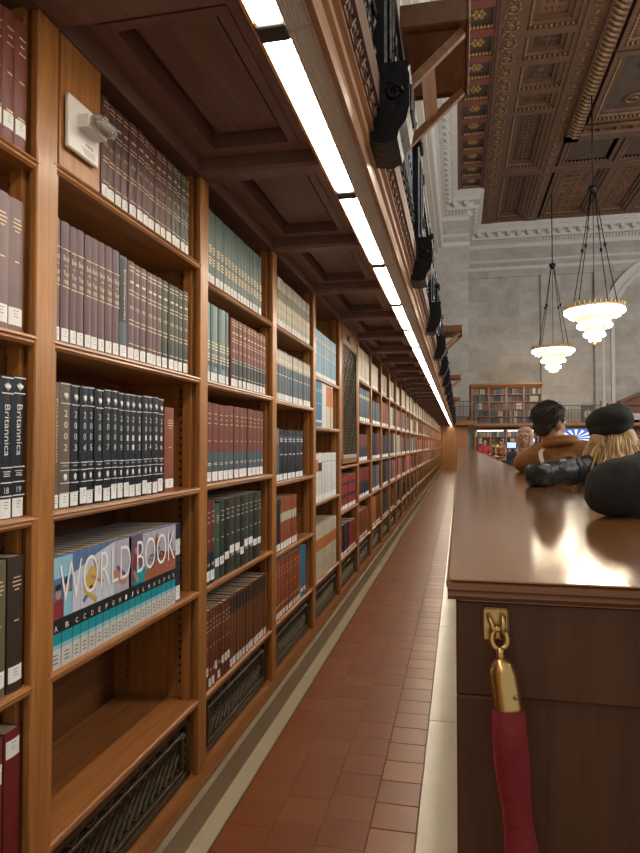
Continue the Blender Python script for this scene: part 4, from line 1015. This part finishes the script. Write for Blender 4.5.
# ------------------------------------------------------------------ people
def caps(m, p0, r0, p1, r1, n=14):
    p0, p1 = Vector(p0), Vector(p1); d = p1-p0; L = d.length
    if L < 1e-6: return m.ball(p0, r0, None, n)
    pts = []; rr = []
    for k in range(5): a = PI/2*(1-k/4); pts.append(p0-d/L*r0*math.sin(a)); rr.append(max(r0*math.cos(a), r0*.02))
    for k in range(5): a = PI/2*k/4; pts.append(p1+d/L*r1*math.sin(a)); rr.append(max(r1*math.cos(a), r1*.02))
    m.tube(pts, rr, None, n)
def solid(name, prims, voxel, mat, parent, smooth=6, wr=None, seed=0, cut=None, post=None):
    """grow one continuous surface round capsules ('c', p0, r0, p1, r1) and ellipsoids ('e', centre, radii, matrix)"""
    m = MB()
    for p in prims:
        if p[0] == 'c': caps(m, *p[1:])
        else: m.ball(p[1], p[2], None, 18, p[3] if len(p) > 3 else None)
    m.mats = []; m.m = [0]*len(m.f)
    me = m.mesh(name+'_t'); bm = bmesh.new(); bm.from_mesh(me); bmesh.ops.remove_doubles(bm, verts=bm.verts, dist=1e-7)
    bmesh.ops.recalc_face_normals(bm, faces=bm.faces); bm.to_mesh(me); bm.free()
    o = bpy.data.objects.new('t', me); COL.objects.link(o)
    r = o.modifiers.new('r', 'REMESH'); r.mode = 'VOXEL'; r.voxel_size = voxel; r.use_smooth_shade = True
    s = o.modifiers.new('s', 'SMOOTH'); s.iterations = smooth; s.factor = .5
    bpy.context.view_layer.update(); dg = bpy.context.evaluated_depsgraph_get()
    out = bpy.data.meshes.new_from_object(o.evaluated_get(dg)); bpy.data.objects.remove(o); bpy.data.meshes.remove(me)
    out.name = name
    if wr:
        nrm = [v.normal.copy() for v in out.vertices]
        for v, nn in zip(out.vertices, nrm):
            q = v.co*wr[0]+Vector((seed, seed*.7, 0)); f = noise.noise(q)+.5*abs(noise.noise(q*2.1))
            v.co += nn*f*wr[1]
    if cut:
        bm = bmesh.new(); bm.from_mesh(out)
        for co_, no in cut:
            g = bmesh.ops.bisect_plane(bm, geom=bm.verts[:]+bm.edges[:]+bm.faces[:], plane_co=co_, plane_no=no, clear_outer=True)
            bmesh.ops.holes_fill(bm, edges=[e for e in bm.edges if e.is_boundary], sides=0)
        bm.to_mesh(out); bm.free()
    out.materials.clear(); out.materials.append(mat)
    out.polygons.foreach_set('use_smooth', [True]*len(out.polygons)); out.update()
    return link(name, out, parent)
SK1 = plain('skin_light', (.52, .29, .20), .5, var=.08, vscale=20)
SK2 = plain('skin_warm', (.44, .24, .155), .5, var=.08, vscale=20)
for s_ in (SK1, SK2): s_.node_tree.nodes['Principled BSDF'].inputs['Subsurface Weight'].default_value = .1
EYE = plain('eye_white', (.75, .74, .72), .3); IRIS = plain('iris_brown', (.04, .02, .012), .2); LIP = plain('lips', (.38, .12, .10), .5); BROW = plain('eyebrow', (.03, .02, .015), .8)
def hand_prims(w, d, up, s=1.0, curl=.5, side=1):
    """palm and five bent fingers from wrist w along d; up = back of the hand"""
    d = Vector(d).normalized(); up = Vector(up); up = (up-d*up.dot(d)).normalized(); sd = d.cross(up)*side; w = Vector(w); out = []
    pc = w+d*.045*s
    out += [('c', w, .024*s, w+d*.03*s, .026*s)]
    for k, (off, L) in enumerate(((-.030, .062), (-.010, .074), (.010, .070), (.028, .054))):
        b0 = w+d*.035*s+sd*off*.8*s; b1 = w+d*.088*s+sd*off*s
        out.append(('c', b0, .015*s, b1, .0115*s)); p = b1; dd = d.copy()
        for j, f in enumerate((.45, .32, .23)):
            dd = (dd-up*math.tan(curl*(.35+.25*j))).normalized(); q = p+dd*L*f*s; out.append(('c', p, (.0095-.0008*j)*s, q, (.0088-.0008*j)*s)); p = q
    t0 = w+d*.022*s-sd*.028*s; t1 = t0+(d*.7-sd*.75-up*.2).normalized()*.038*s; t2 = t1+(d*.95-sd*.25-up*.25).normalized()*.030*s
    out += [('c', t0, .014*s, t1, .0115*s), ('c', t1, .0108*s, t2, .009*s)]
    return out
def person(loc, label, J, skin, group=None, voxel=.010, head_yaw=0, head_tilt=(0, 0), hs=1.0, fem=False, hands=('l', 'r')):
    """J: world joints (pelvis, chest, neck, head, sh_l/r, el_l/r, wr_l/r, hip_l/r, kn_l/r, an_l/r)"""
    root = empty('person', loc, label, 'person', group); O = Vector(loc)
    J = {k: Vector(v)-O for k, v in J.items()}
    Hc = J['head']; Mh = (Euler((head_tilt[0], head_tilt[1], head_yaw), 'XYZ')).to_matrix()
    h = lambda x, y, z: Hc+Mh @ Vector((x, y, z))*hs
    w = .88 if fem else 1.0
    P = [('e', h(0, -.012, .028), (.076*hs, .096*hs, .088*hs), Mh), ('e', h(0, .030, -.035), (.060*hs, .066*hs, .082*hs), Mh), ('e', h(0, .060, -.092), (.028*hs, .026*hs, .024*hs), Mh),
         ('c', h(0, .088, .012), .010*hs, h(0, .108, -.026), .0125*hs), ('c', h(-.012, .098, -.030), .007*hs, h(.012, .098, -.030), .007*hs), ('c', h(-.03, .082, .030), .012*hs, h(.03, .082, .030), .012*hs),
         ('e', h(-.079, -.005, -.008), (.010*hs, .020*hs, .031*hs), Mh), ('e', h(.079, -.005, -.008), (.010*hs, .020*hs, .031*hs), Mh),
         ('c', h(-.016, .086, -.062), .0085*hs, h(.016, .086, -.062), .0085*hs),
         ('c', h(0, -.02, -.05), .052*w*hs, J['neck'], .056*w), ('c', J['neck'], .06, J['chest'], .10)]
    P += [('c', J['sh_l'], .052*w, J['sh_r'], .052*w), ('c', J['chest'], .125*w, J['pelvis'], .13), ('c', J['hip_l'], .088, J['hip_r'], .088)]
    for s in 'lr':
        P += [('c', J['neck'], .035, J['sh_'+s], .045*w), ('c', J['sh_'+s], .048*w, J['el_'+s], .036*w), ('c', J['el_'+s], .036*w, J['wr_'+s], .024*w),
              ('c', J['hip_'+s], .085, J['kn_'+s], .052), ('c', J['kn_'+s], .052, J['an_'+s], .034), ('c', J['an_'+s], .036, J['an_'+s]+Vector((0, .15, -.045)), .026)]
        d = J['wr_'+s]-J['el_'+s]; P += hand_prims(J['wr_'+s], d, Vector((0, 0, 1)) if abs(d.normalized().z) < .8 else Vector((0, 1, 0)), w*1.02, .5, 1 if s == 'l' else -1)
    solid('body', P, voxel, skin, root, 3)
    m = MB()
    for s in (-1, 1):
        m.ball(h(s*.031, .0765, .006), (.0135*hs, .0125*hs, .0085*hs), EYE, 12, Mh); m.ball(h(s*.031, .0865, .006), (.0058*hs, .004*hs, .0062*hs), IRIS, 8, Mh)
    m.build('eyes', root)
    m = MB()
    for s in (-1, 1): m.tube([h(s*.014, .097, .032), h(s*.032, .094, .038), h(s*.050, .080, .031)], [.003, .0035, .002], BROW, 6)
    m.build('eyebrows', root)
    m = MB(); m.tube([h(-.022, .089, -.062), h(-.010, .0955, -.059), h(0, .097, -.0605), h(.010, .0955, -.059), h(.022, .089, -.062)], [.002, .0045, .005, .0045, .002], LIP, 6)
    m.tube([h(-.018, .090, -.067), h(0, .096, -.070), h(.018, .090, -.067)], [.002, .005, .002], LIP, 6); m.build('lips', root)
    return root, J, h, Mh
def jacket(root, J, mat, ra=.058, rt=.155, voxel=.012, wr=(9, .010), seed=1, hem=.02, cuff=.9, w=1.0, name='jacket', collar=True, extra=()):
    P = [('c', J['sh_l'], ra*1.12, J['sh_r'], ra*1.12), ('c', J['chest'], rt*w, J['pelvis']+(J['chest']-J['pelvis'])*hem, rt*.98*w),
         ('c', J['neck']+(J['chest']-J['neck'])*.25, .085, J['chest'], rt*.85*w)]
    for s in 'lr':
        e = J['el_'+s]+(J['wr_'+s]-J['el_'+s])*cuff
        P += [('c', J['neck']+(J['chest']-J['neck'])*.15, ra*.9, J['sh_'+s], ra*1.05), ('c', J['sh_'+s], ra*1.12, J['el_'+s], ra*.95), ('c', J['el_'+s], ra*.95, e, ra*.72)]
        P += [('c', J['chest'], rt*.8, J['sh_'+s], ra*1.1)]
    o = solid(name, P+list(extra), voxel, mat, root, 5, wr, seed)
    return o
def trousers(root, J, mat, seed=3):
    P = [('c', J['pelvis']+Vector((0, 0, .04)), .142, J['pelvis'], .145), ('c', J['hip_l'], .10, J['hip_r'], .10)]
    for s in 'lr': P += [('c', J['hip_'+s], .098, J['kn_'+s], .068), ('c', J['kn_'+s], .068, J['an_'+s]+Vector((0, 0, .03)), .055)]
    solid('trousers', P, .014, mat, root, 4, (8, .008), seed)
    m = MB(); 
    sh = []
    for s in 'lr': sh += [('c', J['an_'+s]+Vector((0, -.02, -.02)), .045, J['an_'+s]+Vector((0, .15, -.038)), .036)]
    solid('shoes', sh, .010, plain('dark_shoe', (.02, .018, .016), .5), root, 3)
def legs(J, pelvis, fwd, sp=.10, kb=.10):
    pelvis = Vector(pelvis); fwd = Vector(fwd).normalized(); rt = fwd.cross(Vector((0, 0, 1)))
    for s, k in (('l', -1), ('r', 1)):
        hp = pelvis+rt*k*sp-Vector((0, 0, .05)); J['hip_'+s] = hp; an = Vector((pelvis.x, pelvis.y, .085))+rt*k*(sp+.03)
        J['an_'+s] = an; J['kn_'+s] = (hp+an)/2+fwd*kb+Vector((0, 0, .02))
    J['pelvis'] = pelvis
# man in the brown jacket, leaning over the counter, back to us
J = dict(head=(.598, 4.52, 1.408), neck=(.655, 4.50, 1.275), chest=(.72, 4.52, 1.10), sh_l=(.515, 4.56, 1.195), sh_r=(.865, 4.42, 1.215), el_l=(.435, 4.76, 1.135), el_r=(.93, 4.62, 1.0), wr_l=(.50, 5.0, 1.120), wr_r=(.78, 4.86, 1.13))
legs(J, (.84, 4.55, .80), (.3, 1, 0), kb=.14)
mr, Jm, hm, Mh = person((.84, 4.55, 0), 'man with short dark hair in brown jacket with a pale strap, leaning on the counter', J, SK2, head_yaw=-.92, head_tilt=(.0, .08), hs=1.13)
SUEDE = plain('brown_suede', (.27, .115, .032), .8, bump=(60, .35, .004), var=.25, vscale=9)
jacket(mr, Jm, SUEDE, ra=.066, rt=.165, seed=4, wr=(9, .014))
m = MB(); nk = Jm['neck']
ring = [nk+Vector((.092*math.cos(t), .092*math.sin(t), .022+.016*math.sin(t+2.6))) for t in [j*2*PI/24 for j in range(24)]]
m.tube(ring, .020, SUEDE, 8, closed=True); m.tube([p+Vector((0, 0, -.022)) for p in ring], .027, SUEDE, 8, closed=True); m.build('collar', mr)
m = MB()
p = [Jm['neck']+Vector((-.115, -.045, -.035)), Jm['neck']+Vector((-.135, -.078, -.060)), Jm['neck']+Vector((-.135, -.115, -.10)), Jm['neck']+Vector((-.115, -.150, -.15)), Jm['neck']+Vector((-.085, -.170, -.22))]
vs = []
for a in p: vs += [a+Vector((-.013, -.008, 0)), a+Vector((.013, -.012, 0)), a+Vector((.013, -.016, 0)), a+Vector((-.013, -.012, 0))]
m.add(vs, [(4*i+a, 4*i+(a+1) % 4, 4*i+4+(a+1) % 4, 4*i+4+a) for i in range(4) for a in range(4)], plain('pale_strap', (.55, .47, .36), .7)); m.build('shoulder_strap', mr)
trousers(mr, Jm, plain('dark_denim', (.02, .028, .05), .8))
HB = plain('short_black_hair', (.022, .015, .011), .75, bump=(160, 1, .01), var=.5, vscale=60)
hp = [('e', hm(0, -.020, .038), (.085*1.13, .103*1.13, .090*1.13), Mh), ('e', hm(0, -.062, -.020), (.066*1.13, .045*1.13, .060*1.13), Mh), ('e', hm(0, .035, .085), (.070, .055, .040), Mh)]
hair = solid('hair', hp, .008, HB, mr, 3)
m = MB(); rh = random.Random(5)
for k in range(700):            # short tufts so the outline is not smooth
    th = rh.uniform(0, 2*PI); ph = rh.uniform(0, 1.9); d = Vector((math.sin(ph)*math.cos(th), math.sin(ph)*math.sin(th), math.cos(ph)))
    if d.y > .45 and d.z < .55: continue
    b = Vector((d.x*.088, -.020+d.y*.105, .038+d.z*.092)); e = b+d*.009+Vector((rh.uniform(-.005, .005), rh.uniform(-.005, .005), rh.uniform(-.003, .005)))
    m.tube([hm(*b), hm(*e)], [.0035, .0008], HB, 4)
m.build('hair_tufts', hair, recalc=False)
# woman in the black beret
J = dict(head=(.758, 3.50, 1.312), neck=(.800, 3.48, 1.205), chest=(.84, 3.50, 1.03), sh_l=(.640, 3.42, 1.150), sh_r=(.98, 3.55, 1.16), el_l=(.345, 3.10, 1.126), el_r=(1.06, 3.72, .95), wr_l=(.43, 3.34, 1.112), wr_r=(.88, 3.86, 1.09))
legs(J, (.92, 3.52, .78), (-.1, 1, 0), kb=.15)
wr_, Jw, hw, Mw = person((.92, 3.52, 0), 'woman with long blonde hair and black beret, leather sleeve resting on the counter', J, SK1, head_yaw=-.15, head_tilt=(-.05, -.12), fem=True)
LEA = plain('black_leather', (.012, .015, .015), .42, bump=(30, .6, .012), var=.4, vscale=14, spec=.35)
jacket(wr_, Jw, LEA, ra=.060, rt=.145, seed=9, wr=(15, .014), w=.95)
m = MB()
for pp, rr_ in (((Jw['el_l']+(Jw['sh_l']-Jw['el_l'])*.58), .066),):
    d = (Jw['sh_l']-Jw['el_l']).normalized(); u = d.orthogonal().normalized(); v = d.cross(u)
    m.tube([pp+u*rr_*math.cos(t)+v*rr_*math.sin(t) for t in [j*2*PI/20 for j in range(20)]], .007, LEA, 6, closed=True)
m.build('sleeve_seam', wr_)
trousers(wr_, Jw, plain('black_trousers', (.015, .015, .018), .8), 6)
HAIRM = plain('blonde_hair', (.46, .29, .12), .42, bump=(90, .5, .004), var=.15, vscale=5)
HAIRD = plain('blonde_hair_dark_streak', (.26, .145, .055), .45); HAIRL = plain('blonde_hair_light_streak', (.64, .46, .24), .4)
hair = solid('hair', [('e', hw(0, -.018, .02), (.090, .104, .095), Mw), ('c', hw(-.03, -.05, -.02), .075, hw(-.065, -.075, -.16), .070), ('c', hw(.03, -.05, -.02), .075, hw(.075, -.07, -.16), .070), ('c', hw(0, -.06, -.04), .07, hw(0, -.09, -.20), .055)], .010, HAIRM, wr_, 3, (16, .008), 4)
m = MB(); rh = random.Random(11)
for k in range(520):            # locks falling from under the beret
    a = rh.uniform(PI*.93, PI*2.07); ra_ = rh.uniform(.90, 1.06)
    p0 = Vector((.086*math.cos(a)*ra_, -.018+.10*math.sin(a)*ra_, rh.uniform(-.04, .0)))
    fl = rh.uniform(1.45, 2.75); L = rh.uniform(.18, .29)
    pts = []; ph = rh.uniform(0, 6); wv = rh.uniform(.005, .013)
    for j in range(8):
        t = j/7; s = 1+(fl-1)*t**.8
        pts.append(hw(p0.x*s+wv*math.sin(ph+t*7), (p0.y*(1+.25*t)-.10*t+wv*math.cos(ph+t*6)), p0.z-L*t))
    r0 = rh.uniform(.0035, .0075)
    m.tube(pts, [r0*.7, r0, r0*1.1, r0*1.1, r0, r0*.9, r0*.7, r0*.15], rh.choice((HAIRM, HAIRM, HAIRD, HAIRL, HAIRL)), 5)
m.build('hair_locks', hair, recalc=False)
FELT = plain('black_felt', (.012, .014, .012), .85, bump=(120, .5, .004), var=.3, vscale=30)
Mb = Mw @ Euler((-.18, .06, 0)).to_matrix()
bt = solid('beret', [('e', hw(.0, -.030, .070), (.113, .130, .078), Mb), ('e', hw(.0, -.026, .018), (.106, .122, .060), Mb), ('e', hw(.03, -.035, .098), (.075, .09, .062), Mb)], .009, FELT, wr_, 8, (7, .010), 3)
m = MB(); t0 = hw(0, -.035, .165); m.tube([t0-Vector((0, 0, .02)), t0+Vector((.002, 0, .0))], [.004, .003], FELT, 6); m.build('beret_stalk', bt)
# person in a thick black coat, mostly out of the picture, elbow on the counter
J = dict(head=(.98, 2.18, 1.50), neck=(.96, 2.15, 1.35), chest=(1.0, 2.16, 1.12), sh_l=(.79, 2.10, 1.250), sh_r=(1.18, 2.16, 1.27), el_l=(.412, 1.88, 1.150), el_r=(1.26, 2.3, 1.05), wr_l=(.55, 2.20, 1.14), wr_r=(1.1, 2.46, 1.10))
legs(J, (1.03, 2.18, .84), (0, 1, 0), kb=.12)
cr_, Jc, hc, Mc = person((1.03, 2.18, 0), 'person in thick black coat, only the bent sleeve visible on the counter', J, SK1, head_yaw=-.3, hs=1.05, voxel=.012)
COAT = plain('black_wool_coat', (.013, .014, .017), .9, bump=(70, .5, .006), var=.3, vscale=20)
jacket(cr_, Jc, COAT, ra=.084, rt=.20, voxel=.014, wr=(9, .020), seed=21, name='coat', hem=-.3, cuff=.85)
trousers(cr_, Jc, MATS['black_trousers'], 8)
solid('hair', [('e', hc(0, -.022, .036), (.088*1.05, .104*1.05, .092*1.05), Mc), ('e', hc(0, -.06, -.03), (.07, .045, .06), Mc)], .010, HB, cr_, 3)
# woman in the beige headscarf, facing us
J = dict(head=(.790, 8.20, 1.340), neck=(.80, 8.25, 1.19), chest=(.81, 8.27, 1.0), sh_l=(.98, 8.26, 1.115), sh_r=(.63, 8.24, 1.115), el_l=(1.04, 8.12, .88), el_r=(.585, 8.14, .89), wr_l=(.92, 7.93, .84), wr_r=(.68, 7.95, .84))
legs(J, (.84, 8.32, .76), (0, -1, 0), kb=.13)
J['hip_l'], J['hip_r'] = J['hip_r'], J['hip_l']
hr_, Jh, hh_, Mq = person((.84, 8.32, 0), 'woman with glasses and beige headscarf in a dark blue top facing the camera', J, SK2, head_yaw=PI-.30, hs=1.05, fem=True, voxel=.009)
NAVYT = plain('navy_knit', (.018, .025, .055), .85, bump=(80, .5), var=.2)
jacket(hr_, Jh, NAVYT, ra=.056, rt=.14, seed=31, name='pullover')
trousers(hr_, Jh, MATS['black_trousers'], 9)
SCF = plain('beige_headscarf', (.40, .28, .20), .75, bump=(14, .4, .02), var=.15, vscale=10)
sc_ = solid('headscarf', [('e', hh_(0, -.035, .040), (.098, .112, .105), Mq), ('c', hh_(-.05, .040, .088), .026, hh_(.05, .040, .088), .026), ('c', hh_(-.072, .028, .03), .026, hh_(-.056, .048, -.085), .026), ('c', hh_(.072, .028, .03), .026, hh_(.056, .048, -.085), .026), ('c', hh_(0, -.060, -.05), .085, hh_(0, -.03, -.15), .085), ('c', hh_(-.076, .005, .03), .024, hh_(-.060, .030, -.08), .026), ('c', hh_(.076, .005, .03), .024, hh_(.060, .030, -.08), .026), ('c', hh_(-.05, .015, .095), .026, hh_(.05, .015, .095), .026), ('c', hh_(-.045, .045, -.125), .026, hh_(.045, .045, -.125), .026), ('e', hh_(0, -.03, -.185), (.135, .105, .055), Mq), ('c', hh_(0, -.01, -.12), .072, hh_(0, .0, -.18), .08)], .008, SCF, hr_, 4, (14, .008), 12)
m = MB()
for s in (-1, 1): m.tube([hh_(s*.032+.023*math.cos(t), .108, .006+.018*math.sin(t)) for t in [j*2*PI/16 for j in range(16)]], .0022, INK, 5, closed=True); m.tube([hh_(s*.055, .106, .012), hh_(s*.082, .03, .010)], .0022, INK, 5)
m.tube([hh_(-.009, .108, .008), hh_(.009, .108, .008)], .0022, INK, 5); m.build('glasses', hr_)
# people far down the room
def sitter(x, y, label, top, hairm, skin, yaw=PI, z=.0):
    f = Vector((-math.sin(yaw), math.cos(yaw), 0)); r = Vector((math.cos(yaw), math.sin(yaw), 0)); b = Vector((x, y, z))
    U = lambda rr, ff, zz: b+r*rr+f*ff+Vector((0, 0, zz))
    J = dict(head=U(0, .10, 1.36), neck=U(0, .07, 1.21), chest=U(0, .05, 1.02), sh_l=U(-.18, .05, 1.14), sh_r=U(.18, .05, 1.14), el_l=U(-.24, .15, .90), el_r=U(.24, .15, .90), wr_l=U(-.12, .36, .88), wr_r=U(.12, .36, .88),
             pelvis=U(0, 0, .76), hip_l=U(-.1, 0, .72), hip_r=U(.1, 0, .72), kn_l=U(-.12, .06, .44), kn_r=U(.12, .10, .44), an_l=U(-.12, 0, .085), an_r=U(.12, .02, .085))
    p, Jx, hx, Mx = person(tuple(b), label, J, skin, None, .016, head_yaw=yaw, hs=1.0)
    jacket(p, Jx, top, ra=.06, rt=.15, voxel=.018)
    trousers(p, Jx, MATS['black_trousers'])
    solid('hair', [('e', hx(0, -.022, .038), (.088, .104, .092), Mx), ('e', hx(0, -.06, -.03), (.075, .05, .07), Mx)], .012, hairm, p, 3)
sitter(.95, 26.5, 'distant person in a red top beyond the far end of the counter', plain('red_top', (.35, .03, .03), .8), HB, SK1, PI+.3)
sitter(1.9, 30.5, 'distant person in an orange-brown top near the far bookcase', plain('rust_top', (.35, .12, .05), .8), HB, SK2, PI-.4)
sitter(2.35, 11.6, 'distant person in a pink top, mostly hidden behind the brown-jacketed man', plain('pink_top', (.55, .30, .28), .8), HB, SK1, PI*.7)
sitter(3.3, 16.6, 'distant person in a dark top before the display screen', plain('dark_top', (.05, .04, .05), .8), HB, SK1, .2)
# ------------------------------------------------------------------ light
w = bpy.data.worlds.new('world'); SC.world = w; w.use_nodes = True
bg = w.node_tree.nodes['Background']; bg.inputs[0].default_value = (1.0, .88, .74, 1); bg.inputs[1].default_value = .46
def lamp(name, kind, loc, e, col, size=1, rot=(0, 0, 0), sy=None):
    l = bpy.data.lights.new(name, kind); l.energy = e; l.color = col
    if kind == 'AREA': l.size = size; 
    if kind == 'AREA' and sy: l.shape = 'RECTANGLE'; l.size_y = sy
    if kind == 'POINT': l.shadow_soft_size = size
    o = bpy.data.objects.new(name, l); COL.objects.link(o); o.location = loc; o.rotation_euler = rot; return o
for i, (x, y) in enumerate(((4.72, 14.0), (4.72, 3.8), (14, 24.2), (14, 14))): lamp('chandelier_light', 'POINT', (x, y, 6.0), 500, (1, .86, .68), .9)
lamp('window_daylight', 'AREA', (19, 8, 10), 2600, (.82, .90, 1), 14, Vector((-20, 25, -3)).to_track_quat('-Z', 'Y').to_euler(), 8)
SC.view_settings.view_transform = 'Standard'; SC.view_settings.look = 'None'; SC.view_settings.gamma = 1; SC.view_settings.use_curve_mapping = False
SC.view_settings.exposure = 0.12
SC.cycles.use_denoising = True; SC.cycles.max_bounces = 8; SC.cycles.sample_clamp_indirect = 6
